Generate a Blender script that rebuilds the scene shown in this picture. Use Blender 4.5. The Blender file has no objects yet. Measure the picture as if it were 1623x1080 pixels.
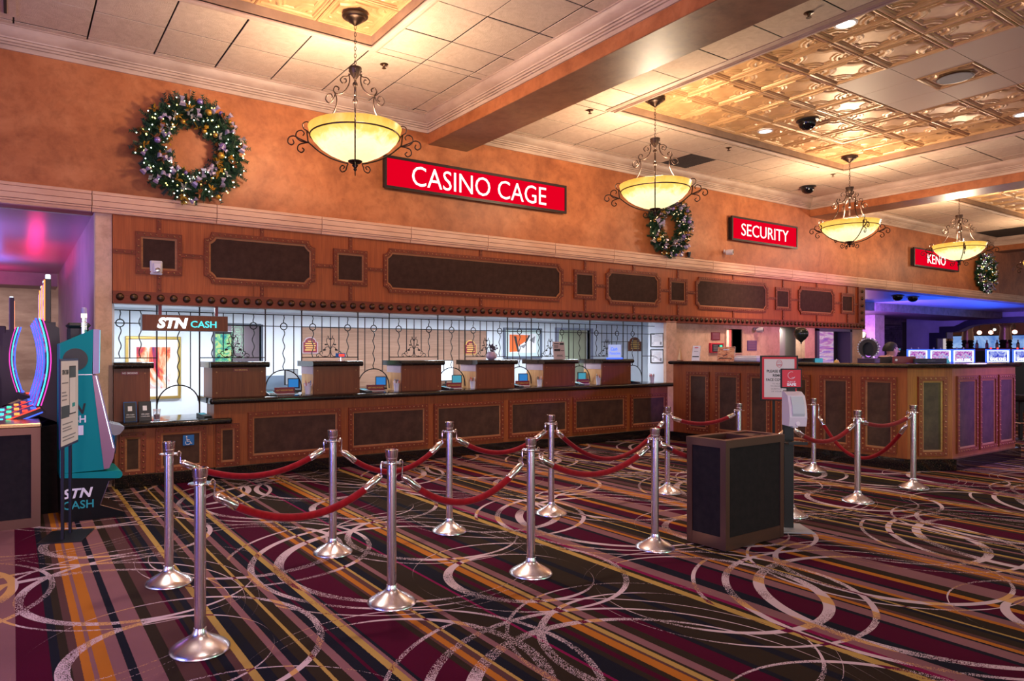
import bpy, math, random
from mathutils import Vector, Matrix
R = random.Random(7)
PI = math.pi
sc = bpy.context.scene
col = sc.collection

# ------------------------------------------------------------------ camera, world, exposure, big lights
cam_d = bpy.data.cameras.new('camera')
cam = bpy.data.objects.new('camera', cam_d)
col.objects.link(cam)
sc.camera = cam
YAW = math.radians(57.312)
cam.location = (0, 0, 1.40)
cam.rotation_euler = (PI/2, 0, YAW - PI/2)
cam_d.sensor_width = 36.0
cam_d.lens = 1090.87/1623*36.0
cam_d.shift_x = 91.5/1623
cam_d.shift_y = 19.5/1623
cam_d.clip_start = 0.05
cam_d.clip_end = 200

w = bpy.data.worlds.new('world')
sc.world = w
w.use_nodes = True
w.node_tree.nodes['Background'].inputs[0].default_value = (0.92, 0.78, 0.80, 1)
w.node_tree.nodes['Background'].inputs[1].default_value = 0.55

vs = sc.view_settings
vs.view_transform = 'Standard'
vs.look = 'None'
vs.gamma = 1.0
vs.use_curve_mapping = False
vs.exposure = 0.13


def area(name, loc, rot, size, power, color, sy=None, shape=None, spread=None):
    d = bpy.data.lights.new(name, 'AREA')
    d.energy = power
    d.color = color
    d.size = size
    if shape:
        d.shape = shape
    if sy:
        d.shape = 'RECTANGLE'
        d.size_y = sy
    if spread:
        d.spread = spread
    o = bpy.data.objects.new(name, d)
    o.location = loc
    o.rotation_euler = rot
    col.objects.link(o)
    return o


def point(name, loc, power, color, r=0.05):
    d = bpy.data.lights.new(name, 'POINT')
    d.energy = power
    d.color = color
    d.shadow_soft_size = r
    o = bpy.data.objects.new(name, d)
    o.location = loc
    col.objects.link(o)
    return o


def spot(name, loc, target, power, color, ang=60, blend=0.6, r=0.1):
    d = bpy.data.lights.new(name, 'SPOT')
    d.energy = power
    d.color = color
    d.spot_size = math.radians(ang)
    d.spot_blend = blend
    d.shadow_soft_size = r
    o = bpy.data.objects.new(name, d)
    o.location = loc
    o.rotation_euler = (Vector(target) - Vector(loc)).to_track_quat('-Z', 'Y').to_euler()
    col.objects.link(o)
    return o


# recessed cans of the teller room (cool white)
for lx in (1.55, 2.9, 4.3, 5.7, 7.1, 8.5):
    area('teller_room_can', (lx, 9.2, 2.005), (0, 0, 0), 0.42, 37, (0.82, 0.91, 1.0), shape='DISK')
# coloured glow of the slot floor: to the left under the low soffit, and to the right in the bar
area('slot_glow_magenta', (0.28, 11.6, 2.52), (0, PI, 0), 0.16, 9, (1.0, 0.01, 0.16), sy=2.4)
area('slot_glow_blue', (-0.35, 12.6, 2.5), (0, PI, 0), 0.4, 9, (0.03, 0.20, 1.0), sy=0.9)
area('slot_glow_pink', (-0.8, 13.9, 2.4), (0, PI, 0), 1.6, 9, (1.0, 0.05, 0.30), sy=0.5)
area('slot_glow_soffit', (-0.6, 9.4, 2.0), (0, PI, 0), 1.0, 5, (0.30, 0.25, 1.0))
area('far_left_light', (-0.6, 17.5, 3.3), (0, 0, 0), 1.0, 60, (1.0, 0.82, 0.80))  # added overhead to brighten the far left wall
area('slot_glow_violet', (-0.55, 9.6, 1.9), (0, -PI/2, 0), 1.4, 20, (0.55, 0.22, 1.0))
area('floor_glow_left', (-5.0, 3.5, 2.4), (0, -PI/2 - 0.25, 0), 1.6, 85, (0.20, 0.26, 1.0), sy=2.2)
area('floor_glow_pink', (-2.0, -2.6, 2.6), (math.radians(68), 0, math.radians(-20)), 1.2, 75, (1.0, 0.42, 0.50), sy=1.4)
area('bar_glow_blue', (23.5, 9.1, 2.2), (0, PI, 0), 7.0, 120, (0.01, 0.10, 1.0), sy=1.2)
area('bar_glow_violet', (21.0, 10.5, 1.7), (0, -PI/2, 0), 2.4, 330, (0.25, 0.12, 1.0), sy=3.0)
spot('slot_bank_glow_right', (13.5, -1.0, 2.6), (10.6, 3.7, 0.85), 2600, (0.34, 0.13, 1.0), ang=20, blend=0.7, r=0.5)
spot('header_pink_glow', (15.5, 2.0, 2.2), (13.5, 8.0, 2.3), 900, (1.0, 0.34, 0.75), ang=44, blend=1.0, r=0.4)
area('slot_room_light', (3.0, 11.2, 1.95), (0, 0, 0), 0.4, 9, (0.8, 0.85, 1.0))  # added so the room behind the pass window is not black
area('green_room_light', (9.9, 11.0, 1.95), (0, 0, 0), 0.4, 11, (0.95, 1.0, 0.9))  # unseen light added for the room past the doorway
area('alcove_light', (13.4, 8.33, 1.93), (0, 0, 0), 0.12, 5, (1.0, 0.95, 0.85))
area('office_light', (12.2, 8.6, 1.93), (0, 0, 0), 0.3, 10, (1.0, 0.85, 0.8))  # unseen area light put in to lift the office niche out of black
spot('green_chamfer_spot', (7.6, 0.2, 2.7), (9.2, 3.84, 0.75), 420, (0.35, 1.0, 0.35), ang=15, blend=0.6, r=0.3)  # added spot that tints the chamfered counter corner green
point('face_fill_point', (11.2, 4.0, 1.75), 22, (0.9, 0.5, 1.0), 0.2)  # unseen point light added to brighten the man's face
spot('security_desk_downlight', (11.6, 6.2, 4.5), (11.2, 8.05, 1.5), 430, (1.0, 0.74, 0.60), ang=50, blend=1.0, r=0.2)
# unseen tall light panels added around the photographer to streak the steel posts
area('streak_panel_blue', (-3.2, 2.6, 1.3), (0, -PI/2, 0), 2.2, 110, (0.14, 0.18, 1.0), sy=0.7)
area('streak_panel_rose', (-1.6, -2.0, 1.3), (PI/2, 0, math.radians(-28)), 0.8, 70, (1.0, 0.55, 0.62), sy=2.2)
area('streak_panel_white', (1.5, -3.2, 1.3), (PI/2, 0, math.radians(-8)), 0.8, 65, (0.92, 0.86, 1.0), sy=2.2)
area('streak_panel_green', (6.5, -3.0, 1.3), (PI/2, 0, math.radians(14)), 0.4, 55, (0.35, 1.0, 0.60), sy=2.2)
# room downlights behind the photographer and over the queue, one added to brighten the pier
for (dx, dy, pw_) in ((1.0, 2.2, 120), (4.5, 0.8, 110), (8.0, 1.5, 110), (11.0, 1.2, 110), (2.6, 5.3, 250), (6.2, 5.4, 240), (0.4, 5.6, 200), (9.4, 5.2, 150)):
    spot('room_downlight', (dx, dy, 4.50), (dx, dy + 0.3, 0), pw_, (1.0, 0.82, 0.72), ang=110, blend=0.9, r=0.12)


# ------------------------------------------------------------------ node helpers
class NT:
    def __init__(s, name):
        s.m = bpy.data.materials.new(name)
        s.m.use_nodes = True
        s.t = s.m.node_tree
        s.n = s.t.nodes
        s.b = s.n['Principled BSDF']
        s.out = s.n['Material Output']

    def new(s, k, **kw):
        n = s.n.new(k)
        for a, v in kw.items():
            setattr(n, a, v)
        return n

    def link(s, a, b):
        s.t.links.new(a, b)

    def put(s, sock, v):
        if isinstance(v, bpy.types.NodeSocket):
            s.link(v, sock)
        else:
            sock.default_value = v

    def math(s, op, a, b=0.0, c=None):
        n = s.new('ShaderNodeMath', operation=op)
        s.put(n.inputs[0], a)
        s.put(n.inputs[1], b)
        if c is not None:
            s.put(n.inputs[2], c)
        return n.outputs[0]

    def vmath(s, op, a, b=None, c=None):
        n = s.new('ShaderNodeVectorMath', operation=op)
        s.put(n.inputs[0], a)
        if b is not None:
            s.put(n.inputs[1], b)
        if c is not None:
            s.put(n.inputs[2], c)
        return n.outputs['Value'] if op in ('LENGTH', 'DISTANCE', 'DOT_PRODUCT') else n.outputs['Vector']

    def obj(s):
        return s.new('ShaderNodeTexCoord').outputs['Object']

    def mapping(s, vec, scale=(1, 1, 1), loc=(0, 0, 0), rot=(0, 0, 0)):
        n = s.new('ShaderNodeMapping')
        s.link(vec, n.inputs[0])
        n.inputs['Scale'].default_value = scale
        n.inputs['Location'].default_value = loc
        n.inputs['Rotation'].default_value = rot
        return n.outputs[0]

    def noise(s, vec, scale, detail=3.0, rough=0.55, dist=0.0):
        n = s.new('ShaderNodeTexNoise')
        s.link(vec, n.inputs['Vector'])
        n.inputs['Scale'].default_value = scale
        n.inputs['Detail'].default_value = detail
        n.inputs['Roughness'].default_value = rough
        n.inputs['Distortion'].default_value = dist
        return n.outputs['Fac']

    def ramp(s, fac, stops, interp='LINEAR'):
        n = s.new('ShaderNodeValToRGB')
        s.link(fac, n.inputs[0])
        cr = n.color_ramp
        cr.interpolation = interp
        while len(cr.elements) < len(stops):
            cr.elements.new(1.0)
        for e, (p, c) in zip(cr.elements, stops):
            e.position = p
            e.color = (*c, 1) if len(c) == 3 else c
        return n.outputs[0]

    def mix(s, fac, a, b, mode='MIX'):
        n = s.new('ShaderNodeMix', data_type='RGBA', blend_type=mode)
        s.put(n.inputs[0], fac)
        s.put(n.inputs[6], (*a, 1) if isinstance(a, tuple) and len(a) == 3 else a)
        s.put(n.inputs[7], (*b, 1) if isinstance(b, tuple) and len(b) == 3 else b)
        return n.outputs[2]

    def bump(s, h, strength=0.3, dist=0.01):
        n = s.new('ShaderNodeBump')
        s.link(h, n.inputs['Height'])
        n.inputs['Strength'].default_value = strength
        n.inputs['Distance'].default_value = dist
        s.link(n.outputs[0], s.b.inputs['Normal'])

    def set(s, **kw):
        names = dict(color='Base Color', metal='Metallic', rough='Roughness', spec='Specular IOR Level', emit='Emission Color', estr='Emission Strength', coat='Coat Weight', trans='Transmission Weight', alpha='Alpha', sheen='Sheen Weight', ior='IOR')
        for k, v in kw.items():
            i = s.b.inputs[names[k]]
            if isinstance(v, tuple) and len(v) == 3:
                v = (*v, 1)
            s.put(i, v)
        return s


def flat(name, color, rough=0.5, metal=0.0, **kw):
    if name in bpy.data.materials:
        return bpy.data.materials[name]
    return NT(name).set(color=color, rough=rough, metal=metal, **kw).m


def glow(name, color, strength=1.0):
    if name in bpy.data.materials:
        return bpy.data.materials[name]
    return NT(name).set(color=(0.01, 0.01, 0.01), emit=color, estr=strength, rough=0.6, spec=0.05).m


def mottled(name, c1, c2, scale=2.0, rough=0.6, bump=0.0, metal=0.0, detail=5.0, bscale=None, bdist=0.01, stretch=(1, 1, 1), lo=0.35, hi=0.68, **kw):
    n = NT(name)
    v = n.mapping(n.obj(), stretch)
    f = n.noise(v, scale, detail, 0.6)
    n.set(color=n.ramp(f, [(lo, c1), (hi, c2)]), rough=rough, metal=metal, **kw)
    if bump:
        n.bump(n.noise(v, bscale or scale*6, 4), bump, bdist)
    return n.m


def wood(name, c1, c2, axis='z', rough=0.35, scale=1.0, coat=0.0):
    n = NT(name)
    st = dict(x=(0.35, 6, 6), y=(6, 0.35, 6), z=(6, 6, 0.35))[axis]
    v = n.mapping(n.obj(), tuple(q*scale for q in st))
    f = n.noise(v, 3.0, 6, 0.62, 0.6)
    st2 = dict(x=(1.2, 60, 60), y=(60, 1.2, 60), z=(60, 60, 1.2))[axis]
    f2 = n.noise(n.mapping(n.obj(), st2), 3.0, 3, 0.6)
    base = n.ramp(f, [(0.3, c1), (0.7, c2)])
    g = n.ramp(f2, [(0.35, (0.72, 0.72, 0.72)), (0.6, (1, 1, 1))])
    n.set(color=n.mix(1.0, base, g, 'MULTIPLY'), rough=rough, coat=coat, spec=0.28)
    n.bump(f2, 0.08, 0.003)
    return n.m


M = {}


# ------------------------------------------------------------------ carpet
def carpet():
    n = NT('carpet_stripes_and_swirls')
    C = dict(M=(0.190, 0.084, 0.090), B=(0.056, 0.002, 0.015), N=(0.009, 0.009, 0.015), O=(0.025, 0.016, 0.010),
             D=(0.080, 0.034, 0.032), R=(0.36, 0.120, 0.016), G=(0.36, 0.225, 0.060), P=(0.17, 0.006, 0.05))
    seq = [(-0.045, 'M'), (0.003, 'B'), (0.133, 'N'), (0.171, 'O'), (0.209, 'D'), (0.255, 'R'), (0.286, 'M'), (0.309, 'R'), (0.362, 'M'), (0.429, 'N'), (0.457, 'M'), (0.555, 'O'), (0.61, 'D'), (0.66, 'D'), (0.699, 'B'), (0.72, 'N'), (0.746, 'O'), (0.775, 'N'), (0.817, 'D'), (0.863, 'G'), (0.897, 'N'), (0.947, 'O'), (1.014, 'M'), (1.056, 'N'), (1.094, 'O'), (1.151, 'G'), (1.166, 'O'), (1.22, 'M'), (1.271, 'N'), (1.318, 'B'), (1.335, 'N'), (1.381, 'M'), (1.396, 'G'), (1.419, 'M'), (1.444, 'N'), (1.473, 'B'), (1.679, 'O'), (1.707, 'D'), (1.734, 'R'), (1.759, 'D'), (1.797, 'G'), (1.826, 'N'), (1.877, 'O'), (1.919, 'M'), (1.965, 'O'), (2.147, 'P'), (2.168, 'N'), (2.285, 'O'), (2.311, 'B'), (2.353, 'O'), (2.403, 'R'), (2.46, 'D'), (2.477, 'G'), (2.512, 'O'), (2.533, 'M'), (2.588, 'O'), (2.655, 'B'), (2.747, 'N'), (2.788, 'O'), (2.966, 'N'), (3.013, 'O'), (3.25, 'G'), (3.309, 'O'), (3.351, 'P'), (3.386, 'M'), (3.469, 'N'), (3.57, 'B'), (3.781, 'N'), (3.811, 'M'), (3.914, 'N'), (3.936, 'R'), (3.979, 'D'), (4.012, 'O'), (4.08, 'N'), (4.126, 'G'), (4.138, 'O'), (4.247, 'R'), (4.285, 'M'), (4.375, 'N'), (4.402, 'B'), (4.539, 'R'), (4.597, 'O'), (4.70, 'M')]
    x0, per = -0.045, 4.86
    co = n.obj()
    jit = n.math('MULTIPLY', n.math('SUBTRACT', n.noise(co, 160, 1), 0.5), 0.008)
    sep = n.new('ShaderNodeSeparateXYZ')
    n.link(co, sep.inputs[0])
    u = n.math('FRACT', n.math('DIVIDE', n.math('SUBTRACT', n.math('ADD', sep.outputs[0], jit), x0), per))
    k = len(seq)
    cut = [0, 28, 56, k]
    outs = []
    for a in range(3):
        part = seq[cut[a]:cut[a+1]]
        outs.append(n.ramp(u, [((x - x0)/per, C[c]) for x, c in part], 'CONSTANT'))
    s1 = n.math('GREATER_THAN', u, (seq[28][0]-x0)/per)
    s2 = n.math('GREATER_THAN', u, (seq[56][0]-x0)/per)
    stripes = n.mix(s2, n.mix(s1, outs[0], outs[1]), outs[2])
    # pile speckle: dithers some lengths of every swirl
    wn = n.new('ShaderNodeTexWhiteNoise', noise_dimensions='2D')
    n.link(n.vmath('FLOOR', n.vmath('MULTIPLY', co, (290, 290, 0))), wn.inputs['Vector'])
    dens = n.ramp(n.noise(co, 1.7, 1), [(0.44, (0, 0, 0)), (0.60, (0.72, 0.72, 0.72))])
    keep = n.math('GREATER_THAN', wn.outputs['Value'], dens)
    # swirls: each is the gap between two circles, thick on one side and vanishing on the other
    PX, PY = 2.05, 2.3
    fam = [  # centre, [(dx, dy, radius, thickness, direction in degrees, speckled)]
        ((2.25, 1.85), [(0, 0, 0.86, 0.075, 150, 0), (-0.03, 0.05, 0.98, 0.050, 145, 0), (-0.06, 0.10, 1.10, 0.028, 140, 0)]),
        ((1.42, 2.62), [(0, 0, 0.66, 0.070, -40, 1), (0.05, -0.05, 0.80, 0.040, -35, 1)]),
        ((0.62, 3.42), [(0, 0, 0.47, 0.070, 175, 1), (0.05, 0.05, 0.68, 0.042, -15, 0)]),
        ((0.66, 4.55), [(0, 0, 0.66, 0.060, 190, 1), (0.0, 0.06, 0.78, 0.024, 160, 0)]),
    ]
    mask = None
    wrap_hi, wrap_lo = (PX/2, PY/2, 1), (-PX/2, -PY/2, -1)
    for (cx, cy), rings in fam:
        p = n.vmath('WRAP', n.vmath('SUBTRACT', n.vmath('MULTIPLY', co, (1, 1, 0)), (cx, cy, 0)), wrap_hi, wrap_lo)
        for dx, dy, r, t, deg, sp in rings:
            a = math.radians(deg)
            t *= 0.85
            d1 = n.math('LESS_THAN', n.vmath('DISTANCE', p, (dx, dy, 0)), r)
            d2 = n.math('GREATER_THAN', n.vmath('DISTANCE', p, (dx - t*0.52*math.cos(a), dy - t*0.52*math.sin(a), 0)), r - t*0.52)
            m = n.math('MULTIPLY', d1, d2)
            mask = m if mask is None else n.math('MAXIMUM', mask, m)
    mask = n.math('MULTIPLY', mask, keep)
    # swirl colour changes where it crosses the stripes
    stripe_lum = n.new('ShaderNodeRGBToBW')
    n.link(stripes, stripe_lum.inputs[0])
    sw = n.ramp(stripe_lum.outputs[0], [(0.0, (0.50, 0.37, 0.39)), (0.085, (0.50, 0.27, 0.10)), (0.135, (0.50, 0.37, 0.39)), (0.20, (0.10, 0.004, 0.03)), (0.26, (0.52, 0.36, 0.13))], 'CONSTANT')
    col_ = n.mix(mask, stripes, sw)
    wear = n.ramp(n.noise(co, 1.1, 4), [(0.3, (0.84, 0.84, 0.84)), (0.7, (1.1, 1.1, 1.1))])
    n.set(color=n.mix(1.0, col_, wear, 'MULTIPLY'), rough=0.95, spec=0.05)
    n.bump(n.noise(co, 380, 2), 0.5, 0.004)
    return n.m


M['carpet'] = carpet()
def plaster(name, a, b, c, rough=0.5):
    n = NT(name)
    v = n.obj()
    f1 = n.noise(v, 1.3, 8, 0.66, 0.4)
    f2 = n.noise(v, 7.0, 6, 0.7, 0.3)
    base = n.ramp(f1, [(0.30, a), (0.52, b), (0.72, c)])
    sp = n.ramp(f2, [(0.33, (0.70, 0.66, 0.62)), (0.55, (1, 1, 1))])
    n.set(color=n.mix(0.8, base, sp, 'MULTIPLY'), rough=rough, spec=0.35)
    n.bump(f2, 0.12, 0.01)
    return n.m
M['plaster'] = plaster('orange_plaster', (0.25, 0.070, 0.022), (0.42, 0.132, 0.045), (0.54, 0.20, 0.078))
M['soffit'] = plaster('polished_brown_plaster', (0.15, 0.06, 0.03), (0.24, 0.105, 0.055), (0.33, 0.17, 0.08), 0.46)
M['peach'] = plaster('peach_plaster', (0.62, 0.36, 0.24), (0.72, 0.46, 0.32), (0.78, 0.52, 0.38), 0.55)
M['stone'] = mottled('pinkish_cast_stone', (0.40, 0.265, 0.20), (0.62, 0.45, 0.35), 2.5, 0.55, 0.1, bscale=25, stretch=(0.6, 0.6, 2))
M['stone_ledge'] = mottled('peach_cast_stone', (0.62, 0.34, 0.215), (0.76, 0.46, 0.305), 2.5, 0.5, 0.1, bscale=25, stretch=(0.6, 0.6, 2))
def tile_mat():
    n = NT('trowelled_ceiling_tile')
    v = n.obj()
    oi = n.new('ShaderNodeObjectInfo')
    v = n.vmath('ADD', v, n.vmath('MULTIPLY', oi.outputs['Random'], (9, 7, 5)))
    f = n.noise(v, 5, 6, 0.7, 2.5)
    g = n.noise(n.mapping(v, (5, 1.6, 1)), 9, 5, 0.6, 3.0)
    n.set(color=n.ramp(f, [(0.3, (0.57, 0.415, 0.31)), (0.65, (0.69, 0.53, 0.415))]), rough=0.75, spec=0.2)
    n.bump(g, 0.34, 0.016)
    return n.m
M['tile'] = tile_mat()
M['grid_dark'] = flat('ceiling_void', (0.035, 0.022, 0.016), 0.9)
M['tin'] = mottled('copper_gold_tin', (0.52, 0.28, 0.12), (0.64, 0.37, 0.17), 6, 0.42, metal=0.22)
M['tin_flat'] = flat('plain_coffer_tile', (0.46, 0.30, 0.22), 0.55)
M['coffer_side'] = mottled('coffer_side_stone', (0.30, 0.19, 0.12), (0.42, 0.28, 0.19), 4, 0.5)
M['wood_hdr'] = wood('red_cherry_veneer', (0.35, 0.078, 0.020), (0.47, 0.118, 0.032), 'z', 0.42)
M['wood_cnt'] = wood('cherry_counter_wood', (0.26, 0.062, 0.016), (0.39, 0.105, 0.028), 'z', 0.40)
M['wood_dark'] = wood('dark_mahogany', (0.15, 0.037, 0.015), (0.215, 0.06, 0.023), 'z', 0.36)
M['frame_wood'] = wood('red_strap_wood', (0.18, 0.033, 0.013), (0.25, 0.052, 0.020), 'x', 0.45)
M['bevel_wood'] = wood('orange_bevel_wood', (0.34, 0.12, 0.045), (0.44, 0.17, 0.065), 'x', 0.4)
M['leather'] = mottled('brown_leather_panel', (0.040, 0.017, 0.011), (0.062, 0.028, 0.018), 12, 0.7, 0.15, bscale=160, bdist=0.002, spec=0.15)
M['leather_cnt'] = mottled('worn_leather_panel', (0.046, 0.020, 0.013), (0.085, 0.040, 0.024), 7, 0.6, 0.2, bscale=120, bdist=0.002, spec=0.2)
M['brass'] = flat('aged_brass_nail', (0.42, 0.20, 0.09), 0.35, 0.9)
M['bronze'] = flat('dark_bronze_boss', (0.10, 0.055, 0.03), 0.35, 0.85)
def granite():
    n = NT('black_brown_granite')
    v = n.obj()
    vo = n.new('ShaderNodeTexVoronoi')
    n.link(v, vo.inputs['Vector'])
    vo.inputs['Scale'].default_value = 110
    sp = n.ramp(n.noise(v, 90, 4, 0.7), [(0.46, (0.006, 0.006, 0.007)), (0.58, (0.020, 0.013, 0.009)), (0.70, (0.15, 0.08, 0.04))])
    n.set(color=n.mix(0.25, sp, vo.outputs['Color'], 'MULTIPLY'), rough=0.10, spec=0.55)
    return n.m
M['granite'] = granite()
M['iron'] = flat('wrought_iron', (0.028, 0.022, 0.020), 0.38, 0.7)
M['lamp_iron'] = flat('bronzed_lamp_iron', (0.055, 0.032, 0.024), 0.35, 0.8)
def brushed(name, c, rough):
    n = NT(name)
    f = n.noise(n.mapping(n.obj(), (90, 90, 2)), 4, 2)
    r = n.math('MULTIPLY_ADD', f, 0.14, rough - 0.07)
    n.set(color=c, metal=1.0, rough=r)
    return n.m
M['steel'] = flat('brushed_stainless', (0.88, 0.83, 0.88), 0.22, 1.0)
M['steel_base'] = flat('satin_stainless_dome', (0.78, 0.72, 0.74), 0.27, 1.0)
M['chrome'] = flat('chrome', (0.88, 0.84, 0.87), 0.13, 1.0)
M['velvet'] = mottled('red_velvet', (0.17, 0.002, 0.004), (0.25, 0.004, 0.008), 30, 0.8, sheen=0.12, spec=0.1)
M['black'] = flat('black_plastic', (0.012, 0.012, 0.014), 0.4)
M['black_metal'] = flat('black_painted_metal', (0.010, 0.010, 0.011), 0.45, 0.3)
M['dark_lam'] = mottled('near_black_laminate', (0.010, 0.008, 0.009), (0.016, 0.012, 0.013), 20, 0.6, spec=0.12)
M['bronze_trim'] = flat('brushed_bronze_trim', (0.17, 0.095, 0.072), 0.38, 0.9)
M['white_pl'] = flat('white_plastic', (0.66, 0.62, 0.64), 0.35)
M['grey_pl'] = flat('grey_plastic', (0.25, 0.26, 0.28), 0.4)
M['cage_wall'] = mottled('cool_white_paint', (0.66, 0.70, 0.76), (0.70, 0.74, 0.80), 3, 0.7)
M['cage_wood'] = wood('pale_brown_laminate', (0.34, 0.185, 0.125), (0.42, 0.24, 0.165), 'x', 0.45)
M['maple'] = wood('orange_maple', (0.60, 0.31, 0.12), (0.70, 0.40, 0.18), 'z', 0.4)
M['violet_paint'] = mottled('lilac_wall_paint', (0.40, 0.30, 0.34), (0.50, 0.37, 0.40), 3, 0.5)
M['soffit_paint'] = flat('satin_low_soffit', (0.42, 0.34, 0.38), 0.30)
M['paper'] = flat('white_paper', (0.72, 0.68, 0.68), 0.6)
M['ink'] = flat('black_ink', (0.015, 0.015, 0.018), 0.6)
M['greyink'] = flat('grey_ink', (0.22, 0.21, 0.23), 0.6)
M['redprint'] = flat('red_print', (0.62, 0.015, 0.04), 0.45)
M['whiteprint'] = flat('white_print', (0.80, 0.78, 0.80), 0.5)
M['teal'] = flat('teal_vinyl', (0.0, 0.235, 0.235), 0.5, spec=0.15)
M['tealprint'] = flat('teal_print', (0.01, 0.34, 0.34), 0.45)
M['blueprint'] = flat('blue_plate', (0.01, 0.13, 0.42), 0.45)
M['maroon'] = flat('maroon_plate', (0.20, 0.01, 0.025), 0.4)
M['goldprint'] = flat('gold_letter', (0.70, 0.42, 0.10), 0.5)
M['gold_frame'] = flat('gilded_frame', (0.62, 0.42, 0.13), 0.32, 0.8)
M['glass'] = NT('clear_glass').set(color=(1, 1, 1), trans=1.0, rough=0.0, ior=1.2).m
M['acrylic'] = NT('clear_acrylic').set(color=(0.9, 0.95, 1), trans=0.9, rough=0.05, ior=1.2).m
M['sign_red'] = NT('backlit_red_face').set(color=(0.02, 0.0, 0.0), emit=(0.78, 0.0, 0.016), estr=0.9, rough=0.8, spec=0.0).m
M['sign_white'] = glow('backlit_white_letter', (1.0, 0.95, 0.84), 1.6)
M['stn_white'] = glow('white_channel_letter', (0.85, 0.92, 1.0), 2.2)
M['stn_cyan'] = glow('cyan_channel_letter', (0.10, 0.75, 0.85), 1.3)
M['screen_blue'] = glow('blue_monitor_screen', (0.03, 0.22, 0.60), 0.8)
M['screen_cyan'] = glow('cyan_monitor_screen', (0.08, 0.40, 0.55), 0.7)
M['can_light'] = glow('downlight_lens', (1.0, 0.97, 0.92), 3.0)
M['fairy'] = glow('fairy_light_cool', (0.85, 1.0, 0.80), 5.0)
M['fairy_warm'] = glow('fairy_light_warm', (1.0, 0.62, 0.32), 3.0)
M['neon_cyan'] = glow('cyan_edge_light', (0.05, 0.75, 0.95), 2.2)
M['neon_blue'] = glow('blue_edge_light', (0.04, 0.10, 1.0), 2.2)
M['neon_white'] = glow('white_edge_light', (0.75, 0.85, 1.0), 2.2)
M['neon_green'] = glow('green_button_light', (0.05, 0.8, 0.35), 1.8)
M['neon_red'] = glow('red_button_light', (1.0, 0.05, 0.03), 2.0)
M['neon_orange'] = glow('orange_button_light', (1.0, 0.28, 0.06), 2.0)
M['neon_pink'] = glow('pink_edge_light', (1.0, 0.06, 0.55), 1.4)
M['lamp_white'] = glow('tower_lamp_white', (1.0, 0.80, 0.45), 2.5)


def bowl_mat():
    n = NT('amber_alabaster_glass')
    co = n.obj()
    sep = n.new('ShaderNodeSeparateXYZ')
    n.link(co, sep.inputs[0])
    h = n.math('DIVIDE', n.math('SUBTRACT', sep.outputs[2], 0.135), 0.33)
    f = n.noise(co, 7, 5, 0.65, 0.8)
    v = n.math('ADD', h, n.math('MULTIPLY', n.math('SUBTRACT', f, 0.5), 0.75))
    c = n.ramp(v, [(0.05, (1.0, 0.80, 0.38)), (0.36, (1.0, 0.86, 0.50)), (0.60, (0.95, 0.56, 0.12)), (0.95, (0.72, 0.36, 0.05))])
    n.set(color=(0.10, 0.06, 0.02), emit=c, estr=1.35, rough=0.3, spec=0.2)
    return n.m
M['bowl'] = bowl_mat()


def picture_mat(name, stops, scale, seed, stretch=(1, 1, 1)):
    n = NT(name)
    f = n.noise(n.mapping(n.obj(), stretch, (seed, seed*0.7, 0)), scale, 5, 0.6, 1.2)
    n.set(color=n.ramp(f, stops), rough=0.4)
    return n.m
M['abstract'] = picture_mat('abstract_red_painting', [(0.30, (0.10, 0.02, 0.12)), (0.40, (0.48, 0.02, 0.05)), (0.47, (0.75, 0.16, 0.05)), (0.53, (0.82, 0.50, 0.32)), (0.60, (0.62, 0.64, 0.62)), (0.70, (0.70, 0.12, 0.05))], 2.3, 3.1, (1.8, 1, 0.9))
M['sunset'] = picture_mat('sunset_print', [(0.35, (0.10, 0.05, 0.05)), (0.45, (0.65, 0.22, 0.10)), (0.6, (0.75, 0.45, 0.25))], 12, 1.0, (1, 1, 3))
def screen_pic(name, stops, scale, strength, stretch=(1, 1, 1), seed=0.0):
    n = NT(name)
    f = n.noise(n.mapping(n.obj(), stretch, (seed, seed, seed)), scale, 4, 0.6, 1.0)
    n.set(color=(0.01, 0.01, 0.01), emit=n.ramp(f, stops), estr=strength, rough=0.2)
    return n.m
M['slot_screen'] = screen_pic('slot_game_screen', [(0.35, (0.02, 0.0, 0.06)), (0.47, (0.16, 0.01, 0.30)), (0.56, (0.5, 0.04, 0.4)), (0.62, (0.05, 0.3, 0.6)), (0.72, (0.7, 0.1, 0.1))], 7, 0.8)
M['top_screen'] = screen_pic('slot_topper_screen', [(0.38, (0.10, 0.03, 0.45)), (0.48, (0.65, 0.10, 0.55)), (0.55, (0.7, 0.65, 0.9)), (0.66, (0.10, 0.25, 0.8))], 14, 0.8)
M['blue_ray'] = screen_pic('blue_starburst_screen', [(0.38, (0.02, 0.03, 0.55)), (0.52, (0.18, 0.24, 0.85)), (0.64, (0.6, 0.68, 0.95))], 9, 0.85)
M['bar_screen'] = screen_pic('bar_video_wall', [(0.35, (0.03, 0.12, 0.45)), (0.55, (0.25, 0.40, 0.70)), (0.7, (0.85, 0.92, 1.0))], 0.9, 1.0)
M['marble_lit'] = screen_pic('backlit_onyx', [(0.30, (0.30, 0.08, 0.55)), (0.45, (0.62, 0.22, 0.55)), (0.52, (0.85, 0.6, 0.75)), (0.6, (0.35, 0.16, 0.65)), (0.75, (0.70, 0.30, 0.50))], 2.0, 0.65, (0.5, 0.5, 4))
M['green_screen'] = screen_pic('green_game_screen', [(0.35, (0.0, 0.25, 0.35)), (0.5, (0.2, 0.7, 0.35)), (0.62, (0.8, 0.85, 0.3)), (0.75, (0.2, 0.5, 0.9))], 9, 0.8)


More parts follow.
